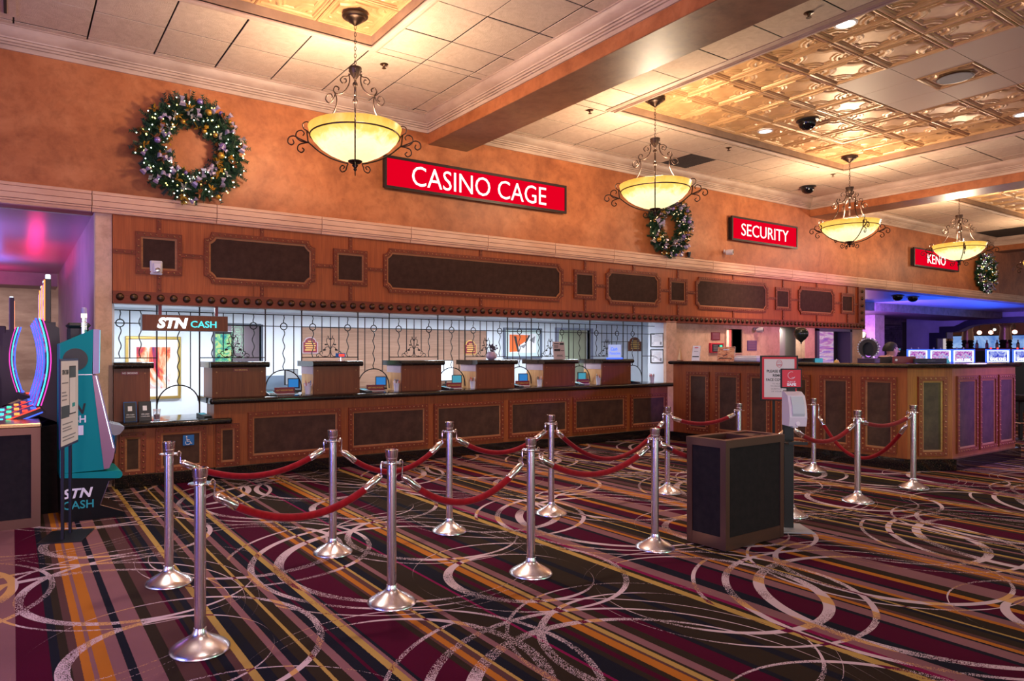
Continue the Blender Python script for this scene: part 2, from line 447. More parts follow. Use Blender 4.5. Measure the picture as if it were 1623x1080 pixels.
# ------------------------------------------------------------------ geometry helpers
class MB:
    def __init__(s):
        s.v, s.f = [], []

    def add(s, vs_, fs):
        k = len(s.v)
        s.v += [tuple(p) for p in vs_]
        s.f += [tuple(i + k for i in q) for q in fs]
        return s

    def box(s, x0, x1, y0, y1, z0, z1, b=0.0):
        if b <= 0:
            s.add([(x0, y0, z0), (x1, y0, z0), (x1, y1, z0), (x0, y1, z0), (x0, y0, z1), (x1, y0, z1), (x1, y1, z1), (x0, y1, z1)],
                  [(0, 3, 2, 1), (4, 5, 6, 7), (0, 1, 5, 4), (1, 2, 6, 5), (2, 3, 7, 6), (3, 0, 4, 7)])
        else:
            vs_, idx = [], {}
            for ix, (xa, xi) in enumerate(((x0, x0+b), (x1, x1-b))):
                for iy, (ya, yi) in enumerate(((y0, y0+b), (y1, y1-b))):
                    for iz, (za, zi) in enumerate(((z0, z0+b), (z1, z1-b))):
                        for ax, p in enumerate(((xa, yi, zi), (xi, ya, zi), (xi, yi, za))):
                            idx[ix, iy, iz, ax] = len(vs_)
                            vs_.append(p)
            fs = []
            for i in (0, 1):
                fl = lambda q: q if i else q[::-1]
                fs.append(fl((idx[i, 0, 0, 0], idx[i, 1, 0, 0], idx[i, 1, 1, 0], idx[i, 0, 1, 0])))
                fs.append(fl((idx[1, i, 0, 1], idx[0, i, 0, 1], idx[0, i, 1, 1], idx[1, i, 1, 1])))
                fs.append(fl((idx[0, 0, i, 2], idx[1, 0, i, 2], idx[1, 1, i, 2], idx[0, 1, i, 2])))
            for a in (0, 1):
                for c in (0, 1):
                    e1 = (idx[a, c, 0, 0], idx[a, c, 1, 0], idx[a, c, 1, 1], idx[a, c, 0, 1])
                    e2 = (idx[a, 0, c, 0], idx[a, 0, c, 2], idx[a, 1, c, 2], idx[a, 1, c, 0])
                    e3 = (idx[0, a, c, 1], idx[0, a, c, 2], idx[1, a, c, 2], idx[1, a, c, 1])
                    fs.append(e1 if (a ^ c) else e1[::-1])
                    fs.append(e2 if (a ^ c) else e2[::-1])
                    fs.append(e3 if (a ^ c) else e3[::-1])
                    for d in (0, 1):
                        t = (idx[a, c, d, 0], idx[a, c, d, 1], idx[a, c, d, 2])
                        fs.append(t if (a ^ c ^ d) else t[::-1])
            s.add(vs_, fs)
        return s

    def prism(s, poly, axis, a, b):
        def p3(u, v, t):
            return {'x': (t, u, v), 'y': (u, t, v), 'z': (u, v, t)}[axis]
        n = len(poly)
        vs_ = [p3(u, v, a) for u, v in poly] + [p3(u, v, b) for u, v in poly]
        fs = [(i, (i+1) % n, n + (i+1) % n, n + i) for i in range(n)] + [tuple(range(n-1, -1, -1)), tuple(range(n, 2*n))]
        return s.add(vs_, fs)

    def strip(s, a, b, closed=True):
        n = len(a)
        return s.add(list(a) + list(b), [(i, (i+1) % n, n + (i+1) % n, n + i) for i in range(n if closed else n-1)])

    def lathe(s, prof, seg=20, c=(0, 0, 0), axis='z', caps=True):
        rings = []
        vs_, fs = [], []
        for r, h in prof:
            if r < 1e-6:
                rings.append([len(vs_)])
                vs_.append((0, 0, h))
            else:
                rings.append(list(range(len(vs_), len(vs_) + seg)))
                vs_ += [(r*math.cos(2*PI*i/seg), r*math.sin(2*PI*i/seg), h) for i in range(seg)]
        for A, B in zip(rings, rings[1:]):
            for i in range(seg):
                j = (i+1) % seg
                if len(A) == 1 and len(B) == 1:
                    continue
                if len(A) == 1:
                    fs.append((A[0], B[j], B[i]))
                elif len(B) == 1:
                    fs.append((A[i], A[j], B[0]))
                else:
                    fs.append((A[i], A[j], B[j], B[i]))
        if caps:
            for q, rv in ((rings[0], True), (rings[-1], False)):
                if len(q) > 1:
                    fs.append(tuple(q[::-1]) if rv else tuple(q))
        if axis == 'y':
            vs_ = [(x, -z, y) for x, y, z in vs_]
        elif axis == 'x':
            vs_ = [(z, x, y) for x, y, z in vs_]
        return s.add([(x+c[0], y+c[1], z+c[2]) for x, y, z in vs_], fs)

    def tube(s, pts, r, seg=6, closed=False, caps=True):
        P = [Vector(p) for p in pts]
        n = len(P)
        rr = r if isinstance(r, (list, tuple)) else [r]*n
        T = []
        for i in range(n):
            a = P[i-1] if (closed or i > 0) else P[i]
            b = P[(i+1) % n] if (closed or i < n-1) else P[i]
            t = b - a
            T.append(t.normalized() if t.length > 1e-9 else Vector((0, 0, 1)))
        up = Vector((0, 0, 1)) if abs(T[0].z) < 0.9 else Vector((1, 0, 0))
        N = T[0].cross(up).normalized()
        vs_, fs = [], []
        for i in range(n):
            N = (N - T[i]*N.dot(T[i]))
            N = N.normalized() if N.length > 1e-6 else T[i].orthogonal().normalized()
            B = T[i].cross(N)
            for k in range(seg):
                a = 2*PI*k/seg
                vs_.append(P[i] + (N*math.cos(a) + B*math.sin(a))*rr[i])
        for i in range(n if closed else n-1):
            j = (i+1) % n
            for k in range(seg):
                m = (k+1) % seg
                fs.append((i*seg+k, i*seg+m, j*seg+m, j*seg+k))
        if caps and not closed:
            fs += [tuple(range(seg-1, -1, -1)), tuple((n-1)*seg + k for k in range(seg))]
        return s.add(vs_, fs)

    def ball(s, c, r, seg=10, rings=6, sc=(1, 1, 1)):
        prof = [(r*math.sin(PI*i/rings), -r*math.cos(PI*i/rings)) for i in range(rings+1)]
        m = MB().lathe(prof, seg, caps=False)
        return s.add([(x*sc[0]+c[0], y*sc[1]+c[1], z*sc[2]+c[2]) for x, y, z in m.v], m.f)

    def merge(s, o, mat=None):
        return s.add([tuple(mat @ Vector(p)) for p in o.v] if mat else o.v, o.f)

    def mesh(s, name, mat, smooth=None):
        me = bpy.data.meshes.new(name)
        me.from_pydata(s.v, [], s.f)
        if mat:
            me.materials.append(mat)
        if smooth:
            me.shade_smooth()
            me.set_sharp_from_angle(angle=math.radians(smooth))
        me.update()
        return me

    def build(s, name, mat, parent=None, loc=None, rot=None, smooth=None):
        return put(name, s.mesh(name, mat, smooth), parent, loc, rot)


def put(name, me, parent=None, loc=None, rot=None):
    o = bpy.data.objects.new(name, me)
    col.objects.link(o)
    if loc is not None:
        o.location = loc
    if rot is not None:
        o.rotation_euler = rot
    if parent:
        o.parent = parent
    return o


def tag(o, label, cat, group=None):
    o['label'] = label
    o['category'] = cat
    if group:
        o['group'] = group
    return o


def thing(name, label, cat, loc=(0, 0, 0), rz=0.0, group=None):
    o = put(name, None, None, loc, (0, 0, rz))
    return tag(o, label, cat, group)


def struct(name, mb, mat, parent=None, smooth=None):
    o = mb.build(name, mat, parent, smooth=smooth)
    o['kind'] = 'structure'
    return o


def stuff(o):
    o['kind'] = 'stuff'
    return o


def copy_tree(o, parent=None):
    c = o.copy()
    col.objects.link(c)
    if parent:
        c.parent = parent
    for ch in list(o.children):
        copy_tree(ch, c)
    return c


def dup(root, label, loc, rz=0.0):
    c = copy_tree(root)
    c.location = loc
    c.rotation_euler = (0, 0, rz)
    c['label'] = label
    return c


_tc = {}


def text_mb(s, w=None, h=None, bold=0.0, shear=0.0, depth=0.004, align='C', squeeze=True):
    """flat lettering in the XZ plane facing -Y, fitted into w x h, centred on the origin"""
    cu = bpy.data.curves.new('text', 'FONT')
    cu.body = s
    cu.offset = bold
    cu.shear = shear
    cu.extrude = 0.01
    cu.resolution_u = 3
    cu.align_x = 'CENTER' if align == 'C' else 'LEFT'
    ob = bpy.data.objects.new('text', cu)
    me = bpy.data.meshes.new_from_object(ob)
    vs_ = [tuple(v.co) for v in me.vertices]
    fs = [tuple(p.vertices) for p in me.polygons]
    bpy.data.objects.remove(ob)
    bpy.data.curves.remove(cu)
    bpy.data.meshes.remove(me)
    x0, x1 = min(v[0] for v in vs_), max(v[0] for v in vs_)
    y0, y1 = min(v[1] for v in vs_), max(v[1] for v in vs_)
    sx = (w/(x1-x0)) if w else None
    sy = (h/(y1-y0)) if h else None
    if sx is None:
        sx = sy
    if sy is None:
        sy = sx
    cx, cy = (x0+x1)/2, (y0+y1)/2
    m = MB()
    m.add([((x-cx)*sx, -z/0.01*depth/2, (y-cy)*sy) for x, y, z in vs_], fs)
    return m


def shift(m, dx=0, dy=0, dz=0):
    m.v = [(x+dx, y+dy, z+dz) for x, y, z in m.v]
    return m


def letters(m, mat, parent):
    """one part per letter: the connected pieces of a text mesh"""
    par = list(range(len(m.v)))

    def root(i):
        while par[i] != i:
            par[i] = par[par[i]]
            i = par[i]
        return i
    for f in m.f:
        for q in f[1:]:
            par[root(q)] = root(f[0])
    groups = {}
    for f in m.f:
        groups.setdefault(root(f[0]), []).append(f)
    for fs in groups.values():
        ids = sorted({i for f in fs for i in f})
        k = {i: n for n, i in enumerate(ids)}
        MB().add([m.v[i] for i in ids], [tuple(k[i] for i in f) for f in fs]).build('letter', mat, parent)


def turned(m, rz):
    c, s_ = math.cos(rz), math.sin(rz)
    m.v = [(x*c - y*s_, x*s_ + y*c, z) for x, y, z in m.v]
    return m


# ------------------------------------------------------------------ setting: floor, walls, beams
WY = 8.0          # plane of the long cashier wall
ZC = 4.56         # tile ceiling
struct('floor', MB().box(-9, 40, -5, 20, -0.05, 0), M['carpet'])
struct('wall_back', MB().box(-9, 40, WY, WY+0.25, 2.86, 4.66), M['plaster'])

# moulded ledge that runs along the wall, in sections with open joints
ledge_prof = [(8.0, 2.85), (7.945, 2.85), (7.94, 2.862), (7.95, 2.868), (7.945, 2.882), (7.93, 2.888), (7.93, 2.902), (7.945, 2.903), (7.945, 2.908), (7.922, 2.909), (7.922, 2.958), (7.940, 2.9595), (7.940, 2.9645), (7.922, 2.966), (7.922, 3.020), (7.940, 3.0215), (7.940, 3.0265), (7.924, 3.028), (7.924, 3.056), (7.934, 3.062), (8.0, 3.062)]
trim1 = struct('trim_1', MB().box(-9, 39, 7.985, 8.0, 2.851, 3.060), M['grid_dark'])
led = MB().prism(ledge_prof, 'x', 0.003, 1.239).mesh('ledge_section', M['stone_ledge'], 30)
for k in range(-3, 26):
    put('ledge_section', led, trim1, (0.685 + 1.2435*k, 0, 0))

# crown moulding profile: distance out from the wall, height
crown = [(0, 4.355), (0.018, 4.355), (0.018, 4.394), (0.006, 4.396), (0.006, 4.402), (0.026, 4.404), (0.026, 4.420), (0.014, 4.422), (0.014, 4.427), (0.036, 4.430), (0.036, 4.450), (0.026, 4.452), (0.026, 4.456), (0.046, 4.458), (0.050, 4.470), (0.075, 4.480), (0.105, 4.500), (0.125, 4.528), (0.132, 4.546), (0.145, 4.550), (0.145, ZC+0.01), (0, ZC+0.01)]
BEAMS = [(4.716, 5.343), (13.87, 14.50), (22.9, 23.5)]
tn = 2
for a, b in ((-9, 4.716), (5.343, 13.87), (14.50, 22.9), (23.5, 40)):
    struct('trim_%d' % tn, MB().prism([(WY - d, z) for d, z in crown], 'x', a, b), M['stone'], smooth=25)
    tn += 1
for i, (a, b) in enumerate(BEAMS):
    bm_ = MB().box(a, b, -5, WY, 4.213, 4.66)
    o = struct('ceiling_beam', bm_, M['plaster'])
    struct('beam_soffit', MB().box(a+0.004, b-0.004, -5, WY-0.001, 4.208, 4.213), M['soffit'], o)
    for sx, x in ((-1, a), (1, b)):
        struct('trim_%d' % tn, MB().prism([(x + sx*d, z) for d, z in crown], 'y', -5, WY - 0.001), M['stone'], smooth=25)
        tn += 1

# ------------------------------------------------------------------ ceiling: tiles, coffers with pressed tin panels
CO = [(-2.36, 3.10, 6.40), (6.60, 12.06, 6.36), (15.70, 21.16, 6.36)]     # x0, x1, far edge of each raised coffer
CY0 = -1.6
BAY = [(-9, 4.716), (5.343, 13.87), (14.50, 22.9), (23.5, 40)]
cb = MB()
for (a, b), c in zip(BAY, CO + [None]):
    if c:
        cb.box(a, c[0]-0.025, -5, WY, ZC+0.022, ZC+0.05)
        cb.box(c[1]+0.025, b, -5, WY, ZC+0.022, ZC+0.05)
        cb.box(c[0], c[1], c[2]+0.025, WY, ZC+0.022, ZC+0.05)
        cb.box(c[0], c[1], -5, CY0, ZC+0.022, ZC+0.05)
        cb.box(c[0]-0.05, c[1]+0.05, CY0-0.05, c[2]+0.05, 4.675, 4.70)
    else:
        cb.box(a, b, -5, WY, ZC+0.022, ZC+0.05)
ceil = struct('ceiling', cb, M['grid_dark'])
P = 0.625
tile_cache = {}


def tile(x0, x1, y0, y1):
    if x1 - x0 < 0.05 or y1 - y0 < 0.05:
        return
    g = 0.0075
    key = (round(x1-x0, 3), round(y1-y0, 3))
    if key not in tile_cache:
        wx, wy = (x1-x0)/2 - g, (y1-y0)/2 - g
        e = 0.002
        m = MB()
        m.add([(-wx, -wy, 0.004), (wx, -wy, 0.004), (wx, wy, 0.004), (-wx, wy, 0.004), (-wx, -wy, e), (wx, -wy, e), (wx, wy, e), (-wx, wy, e),
               (-wx+e, -wy+e, 0), (wx-e, -wy+e, 0), (wx-e, wy-e, 0), (-wx+e, wy-e, 0)],
              [(0, 1, 5, 4), (1, 2, 6, 5), (2, 3, 7, 6), (3, 0, 4, 7), (4, 5, 9, 8), (5, 6, 10, 9), (6, 7, 11, 10), (7, 4, 8, 11), (8, 9, 10, 11)])
        tile_cache[key] = m.mesh('ceiling_tile', M['tile'])
    return put('ceiling_tile', tile_cache[key], ceil, ((x0+x1)/2, (y0+y1)/2, ZC + R.uniform(-0.003, 0.002)))


tiles = []
for (xa, xb), c, ox in zip(((-3.1, 4.716), (5.343, 13.87), (14.50, 22.9)), CO, (0.632, 6.56, 15.66)):
    def cuts(lo, hi, o, p_=P):
        m_ = [o + p_*k for k in range(-40, 60) if lo + 0.05 < o + p_*k < hi - 0.05]
        return [lo] + m_ + [hi]
    xs, ys = cuts(xa, xb, ox), cuts(c[2], 7.86, 7.15)
    cells = [(x0, x1, y0, y1) for x0, x1 in zip(xs, xs[1:]) for y0, y1 in zip(ys, ys[1:])]
    for lo, hi in ((xa, c[0]), (c[1], xb)):
        if hi - lo > 0.06:
            xs, ys = cuts(lo, hi, ox), cuts(0.2, c[2], 7.15)
            cells += [(x0, x1, y0, y1) for x0, x1 in zip(xs, xs[1:]) for y0, y1 in zip(ys, ys[1:])]
    tiles += [q for q in cells if not (xa > 14 and (q[3] < 2.5 or q[0] > 21.2))]
dark_cells = []
for t in tiles:
    o = tile(*t)
    if o and 8.98 < (t[0]+t[1])/2 < 9.66 and 6.96 < (t[2]+t[3])/2 < 7.7 and not dark_cells:
        dark_cells.append(o)
        o.location.z += 0.0045
sp0 = dark_cells[0] if dark_cells else None

# pressed tin panel: raised border, moulded ticket-shaped ring, shells in the corners
PT = 0.6067


def ticket(w_, h_, c, n=4):
    """rectangle outline with concave quarter-round corners"""
    pts = []
    for sx, sy, a0 in ((1, -1, 180), (1, 1, 270), (-1, 1, 0), (-1, -1, 90)):
        for i in range(n+1):
            a = math.radians(a0 - 90*i/n) if True else 0
            pts.append((sx*w_/2 + c*math.cos(a), sy*h_/2 + c*math.sin(a)))
    return pts


def tin_mesh(plain=False):
    m = MB()
    q = PT/2 - 0.004
    m.box(-q, q, -q, q, 0.02, 0.03)
    a = [(-q, -q), (q, -q), (q, q), (-q, q)]
    lv = [(0.0, 0.02), (0.0, 0.004), (0.012, -0.003), (0.026, 0.002), (0.030, 0.010), (0.040, 0.012), (0.046, 0.008), (0.056, 0.020)]
    for (i0, z0), (i1, z1) in zip(lv, lv[1:]):
        m.strip([(math.copysign(q-i0, x), math.copysign(q-i0, y), z0) for x, y in a], [(math.copysign(q-i1, x), math.copysign(q-i1, y), z1) for x, y in a])
    pr = [(0.0, 0.02), (-0.008, 0.008), (-0.016, 0.006), (-0.026, 0.014), (-0.034, 0.012), (-0.042, 0.020)]
    for (i0, z0), (i1, z1) in zip(pr, pr[1:]):
        m.strip([(x, y, z0) for x, y in ticket(0.455+2*i0, 0.455+2*i0, 0.105-i0)], [(x, y, z1) for x, y in ticket(0.455+2*i1, 0.455+2*i1, 0.105-i1)])
    for sx in (-1, 1):
        for sy in (-1, 1):
            for k in range(5):
                a_ = math.atan2(sy, sx) + PI + (k-2)*0.40
                m.ball((sx*0.205 + 0.022*math.cos(a_), sy*0.205 + 0.022*math.sin(a_), 0.019), 0.020, 6, 4, (1, 1, 0.42))
    return m.mesh('tin_panel', M['tin'], 40)


tinm = tin_mesh()
fq = PT/2 - 0.003
flatm = MB().box(-fq, fq, -fq, fq, 0.006, 0.010).mesh('plain_panel', M['tin_flat'])
for ci, (c0, c1, cy) in enumerate(CO):
    rows = (5, 13, 8)[ci]
    for i in range(9):
        for j in range(rows):
            x, y = c0 + PT*(i+0.5), cy - PT*(j+0.5)
            isflat = ci == 1 and 8.42 < x < 10.27 and 1.5 < y < 4.55 and not (9.02 < x < 9.66 and 3.3 < y < 3.95)
            put('plain_panel' if isflat else 'tin_panel', flatm if isflat else tinm, ceil, (x, y, 4.645))
    yl = cy - PT*rows
    if yl > CY0:
        cbx = MB().box(c0, c1, CY0, yl, 4.655, 4.675).build('coffer_back', M['tin'], ceil)
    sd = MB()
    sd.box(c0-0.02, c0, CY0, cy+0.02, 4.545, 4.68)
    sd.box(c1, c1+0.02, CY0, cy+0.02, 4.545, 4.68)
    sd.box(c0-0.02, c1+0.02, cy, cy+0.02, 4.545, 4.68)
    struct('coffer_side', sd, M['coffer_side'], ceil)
    tr = [(0.0, 4.556), (0.0, 4.530), (0.010, 4.514), (0.026, 4.508), (0.036, 4.516), (0.038, 4.528), (0.058, 4.522), (0.066, 4.536), (0.084, 4.536), (0.100, 4.546), (0.112, 4.550), (0.114, 4.560)]
    m = MB()
    n = len(tr)
    corners = [lambda d: (c0-d, CY0), lambda d: (c0-d, cy+d), lambda d: (c1+d, cy+d), lambda d: (c1+d, CY0)]
    for k in range(3):
        m.add([(*corners[k](d), z) for d, z in tr] + [(*corners[k+1](d), z) for d, z in tr], [(i, i+1, n+i+1, n+i) for i in range(n-1)])
    struct('trim_%d' % tn, m, M['stone'], smooth=25)
    tn += 1

# left pier and the low violet soffit over the slot floor
struct('wall_left', MB().box(0.72, 0.875, WY-0.002, 14.6, 0, 2.86), M['peach'])
struct('wall_left_side', MB().box(0.708, 0.7195, WY+0.004, 14.6, 0, 2.85), M['violet_paint'])
struct('corner_guard', MB().box(0.690, 0.722, WY-0.012, WY+0.03, 0.03, 1.27).box(0.845, 0.882, WY-0.012, WY+0.03, 0.03, 1.27), M['bronze_trim'])
struct('ceiling_low', MB().box(-9, 0.708, WY+0.25, 14.6, 2.85, 2.9), M['soffit_paint'])
struct('ceiling_far_left', MB().box(-9, 0.9, 14.6, 20, 3.4, 3.45), M['tin_flat'])
struct('wall_left_back', MB().box(-9, 2, 19.5, 19.7, 0, 3.4), M['stone'])
struct('trim_%d' % tn, MB().box(-9, 0.7, 14.62, 15.4, 2.62, 2.85), M['violet_paint'])
tn += 1

# ------------------------------------------------------------------ teller room behind the counter
cw = M['cage_wall']
CB = 10.4
ZR = 2.02
struct('wall_cage_left', MB().box(0.8755, 0.90, WY+0.02, CB, 0, ZR), cw)
struct('wall_cage_right', MB().box(9.42, 9.655, WY, 8.36, 0, ZR).box(10.95, 10.99, 8.36, CB, 0, ZR).box(9.655, 10.95, 8.30, 8.36, 0, ZR), M['cage_wall'])
wb = MB()
for x0, x1, z0, z1 in ((0.88, 2.50, 0, ZR), (2.50, 3.18, 0, 1.20), (2.50, 3.18, 1.815, ZR), (3.18, 9.12, 0, ZR), (9.12, 9.99, 1.875, ZR), (9.99, 10.99, 0, ZR)):
    wb.box(x0, x1, CB, CB+0.08, z0, z1)
struct('wall_cage_back', wb, cw)
struct('ceiling_cage', MB().box(0.88, 10.99, WY+0.255, CB+1.6, ZR, ZR+0.03).box(0.88, 9.66, WY+0.02, WY+0.255, ZR, ZR+0.03), cw)
struct('floor_cage', MB().box(0.88, 10.99, WY+0.3, CB+1.5, 0.0, 0.006), M['grey_pl'])
struct('wall_wood_panel', MB().box(3.83, 7.36, CB-0.02, CB, 0, 1.80), M['cage_wood'])
# the pass window at the back left, with a small room behind it
w1 = struct('window_1', MB().box(2.47, 2.50, CB-0.015, CB+0.09, 1.19, 1.83).box(3.18, 3.21, CB-0.015, CB+0.09, 1.19, 1.83).box(2.5, 3.18, CB-0.015, CB+0.09, 1.815, 1.84).box(2.5, 3.18, CB-0.03, CB+0.09, 1.18, 1.20), flat('slate_frame', (0.06, 0.07, 0.10), 0.5))
MB().box(2.5, 3.18, CB+0.03, CB+0.036, 1.20, 1.815).build('window_pane', M['glass'], w1)
struct('wall_slot_room', MB().box(1.5, 4.4, CB+1.4, CB+1.5, 0, ZR), flat('mauve_wall', (0.42, 0.33, 0.36), 0.6))
# the doorway at the back right
d1 = struct('door_1', MB().box(9.04, 9.12, CB-0.03, CB+0.1, 0, 1.90).box(9.99, 10.05, CB-0.03, CB+0.1, 0, 1.90).box(9.12, 9.99, CB-0.03, CB+0.1, 1.86, 1.90), flat('blue_grey_frame', (0.22, 0.23, 0.32), 0.5))
struct('wall_green', MB().box(8.2, 11.6, CB+1.3, CB+1.4, 0, ZR), flat('pale_green_wall', (0.50, 0.58, 0.48), 0.6))

# ------------------------------------------------------------------ wall behind the security desk
pw = MB()
for x0, x1, z0, z1 in ((9.66, 11.17, 0, 1.94), (11.17, 11.64, 0, 1.40), (11.17, 11.64, 1.845, 1.94), (11.64, 12.88, 0, 1.94), (13.77, 14.18, 0, 1.94), (14.18, 15.50, 1.90, 1.94), (15.50, 16.05, 0, 1.94)):
    pw.box(x0, x1, 8.05, 8.25, z0, z1)
pw.box(9.40, 9.66, WY-0.06, 8.0, 0, 1.94)
struct('wall_security', pw, M['peach'])
struct('wall_end', MB().box(15.80, 16.05, 8.25, 10.5, 0, 2.85), M['peach'])
struct('wall_alcove', MB().box(12.86, 14.16, 8.42, 8.46, 0, 1.96).box(12.845, 12.875, 8.255, 8.95, 0, 1.94).box(10.995, 16.05, 8.255, 9.6, 1.945, 1.965), flat('grey_green_wall', (0.30, 0.30, 0.26), 0.6))
nf = MB().box(11.14, 11.17, 8.03, 8.27, 1.385, 1.86).box(11.64, 11.67, 8.03, 8.27, 1.385, 1.86).box(11.17, 11.64, 8.03, 8.27, 1.845, 1.865).box(11.17, 11.64, 8.03, 8.27, 1.385, 1.40)
w2 = struct('window_2', nf, M['peach'])
MB().box(11.17, 11.64, 8.18, 8.19, 1.40, 1.845).build('window_pane', M['glass'], w2)
struct('wall_office', MB().box(11.7, 12.42, 8.88, 8.92, 0.9, 1.94), M['tile'])
struct('wall_office_red', MB().box(12.42, 12.84, 8.88, 8.92, 0.9, 1.94), flat('red_lit_wall', (0.62, 0.10, 0.10), 0.6))  # the red light here is put into the wall colour
dm = struct('door_2', MB().box(14.14, 14.22, 8.0, 8.3, 0, 1.90).box(15.44, 15.52, 8.0, 8.3, 0, 1.90).box(14.14, 15.52, 8.0, 8.3, 1.86, 1.93), flat('dark_violet_frame', (0.07, 0.05, 0.13), 0.4))
struct('wall_onyx', MB().box(14.2, 15.28, 8.28, 8.32, 0, 1.9), M['marble_lit'])
struct('wall_onyx_side', MB().box(15.28, 15.78, 8.28, 8.32, 0, 1.9), M['black'])


# ------------------------------------------------------------------ riveted frames with leather panels
_fc = {}


def outline(w_, h_, c, kind, i=0.0, n=4):
    """outline of a frame, moved inwards by i"""
    if kind == 'rect':
        return [(-w_/2+i, -h_/2+i), (w_/2-i, -h_/2+i), (w_/2-i, h_/2-i), (-w_/2+i, h_/2-i)]
    r = c + i
    d_ = math.asin(i/r)
    pts = []
    for sx, sy, a0 in ((1, -1, PI), (1, 1, 1.5*PI), (-1, 1, 0.0), (-1, -1, 0.5*PI)):
        for k in range(n+1):
            a = a0 - d_ - (PI/2 - 2*d_)*k/n
            pts.append((sx*w_/2 + r*math.cos(a), sy*h_/2 + r*math.sin(a)))
    return pts


def frame_meshes(w_, h_, kind, leather, fw=0.05, bw=0.022, d=0.022):
    key = (round(w_, 3), round(h_, 3), kind, leather)
    if key in _fc:
        return _fc[key]
    c = 0.082
    o0 = outline(w_, h_, c, kind)
    o1 = outline(w_, h_, c, kind, fw)
    o2 = outline(w_, h_, c, kind, fw + bw)
    p = lambda o, y: [(x, y, z) for x, z in o]
    f = MB()
    f.strip(p(o0, 0), p(o0, -d))
    f.strip(p(o0, -d), p(o1, -d))
    f.strip(p(o1, -d), p(o1, -0.002))
    be = MB()
    be.strip(p(o1, -d*0.45), p(o2, -d*0.28))
    be.strip(p(o2, -d*0.28), p(o2, 0.0))
    lp = MB()
    n = len(o2)
    lp.add(p(o2, -0.003) + p(o2, 0), [tuple(range(n))] + [(i, n+i, n+(i+1) % n, (i+1) % n) for i in range(n)])
    rv = MB()
    mid = outline(w_, h_, c, kind, fw/2)
    per = []
    for a, b in zip(mid, mid[1:] + mid[:1]):
        L = math.hypot(b[0]-a[0], b[1]-a[1])
        if L < 0.06:
            per.append(((a[0]+b[0])/2, (a[1]+b[1])/2))
            continue
        k = max(1, round(L/0.062))
        per += [(a[0] + (b[0]-a[0])*i/k, a[1] + (b[1]-a[1])*i/k) for i in range(k)]
    for x, z in per:
        rv.lathe([(0.0105, 0), (0.009, 0.005), (0.004, 0.0085), (0, 0.009)], 6, (x, -d, z), 'y', caps=False)
    _fc[key] = (f.mesh('panel_frame', M['frame_wood']), be.mesh('bevel', M['bevel_wood']), lp.mesh('leather_panel', leather), rv.mesh('nail_heads', M['brass'], 50))
    return _fc[key]


def panel(parent, cx, y, cz, w_, h_, kind='rect', leather=None, rz=0.0):
    fm, be, lp, rv = frame_meshes(w_, h_, kind, leather or M['leather'])
    f = put('panel_frame', fm, parent, (cx, y, cz), (0, 0, rz))
    put('bevel', be, f)
    put('leather_panel', lp, f)
    stuff(put('nail_heads', rv, f))
    return f


def strap(parent, x0, x1, z0, z1, y, d=0.016):
    o = MB().box(x0, x1, y-d, y, z0, z1).build('strap', M['frame_wood'], parent)
    rv = MB()
    if x1-x0 > z1-z0:
        k = max(1, int((x1-x0)/0.062))
        pts = [(x0 + (x1-x0)*(i+0.5)/k, (z0+z1)/2) for i in range(k)]
    else:
        k = max(1, int((z1-z0)/0.062))
        pts = [((x0+x1)/2, z0 + (z1-z0)*(i+0.5)/k) for i in range(k)]
    for x, z in pts:
        rv.lathe([(0.0105, 0), (0.009, 0.005), (0.004, 0.0085), (0, 0.009)], 6, (x, y-d, z), 'y', caps=False)
    stuff(rv.build('nail_heads', M['brass'], o, smooth=50))


# ------------------------------------------------------------------ carved header over the cashier windows
hdr = thing('wood_header', 'long red-brown wooden header with riveted leather panels above the cashier windows', 'panelling')
HY = WY + 0.0
seams = [0.879, 2.35, 3.62, 4.85, 6.05, 7.28, 9.6, 12.2, 14.4, 15.68]
for a, b in zip(seams, seams[1:]):
    MB().box(a+0.0015, b-0.0015, HY-0.02, HY+0.13, 2.045, 2.862).build('veneer_board', M['wood_hdr'], hdr)
MB().box(0.879, 15.95, HY-0.055, HY+0.13, 1.927, 2.05).build('band', M['frame_wood'], hdr)
MB().box(0.879, 15.95, HY-0.062, HY+0.13, 1.918, 1.930).build('band_edge', M['frame_wood'], hdr)
et = MB().box(15.68, 15.95, HY-0.055, HY+0.13, 2.05, 2.86).build('end_post', M['frame_wood'], hdr)
bossm = MB().lathe([(0.040, 0), (0.040, 0.006), (0.034, 0.016), (0.022, 0.027), (0.010, 0.032), (0, 0.033)], 12, (0, 0, 0), 'y', caps=False).mesh('boss', M['bronze'], 60)
for k in range(114):
    put('boss', bossm, hdr, (0.945 + 0.1322*k, HY-0.055, 1.988))
for k in range(5):
    put('boss', bossm, et, (15.82, HY-0.055, 2.14 + 0.155*k))
FR = [(1.099, 1.564, 0), (1.798, 3.101, 1), (3.337, 3.799, 0), (4.027, 7.096, 1), (7.315, 7.784, 0), (7.999, 9.286, 1), (9.501, 9.974, 0), (10.2, 12.364, 1), (12.607, 13.128, 0), (13.394, 14.746, 1), (15.001, 15.536, 0)]
for i, (a, b, o) in enumerate(FR):
    cx, w_ = (a+b)/2, b-a
    h_ = 0.578 if o else 0.45
    cz = 2.468
    panel(hdr, cx, HY-0.02, cz, w_, h_, 'ticket' if o else 'rect')
    strap(hdr, cx-0.022, cx+0.022, cz+h_/2, 2.858, HY-0.02)
    strap(hdr, cx-0.022, cx+0.022, 2.05, cz-h_/2, HY-0.02)
    nx = FR[i+1][0] if i+1 < len(FR) else 15.68
    strap(hdr, b, nx, cz-0.022, cz+0.022, HY-0.02)
strap(hdr, 0.879, 1.099, 2.446, 2.490, HY-0.02)

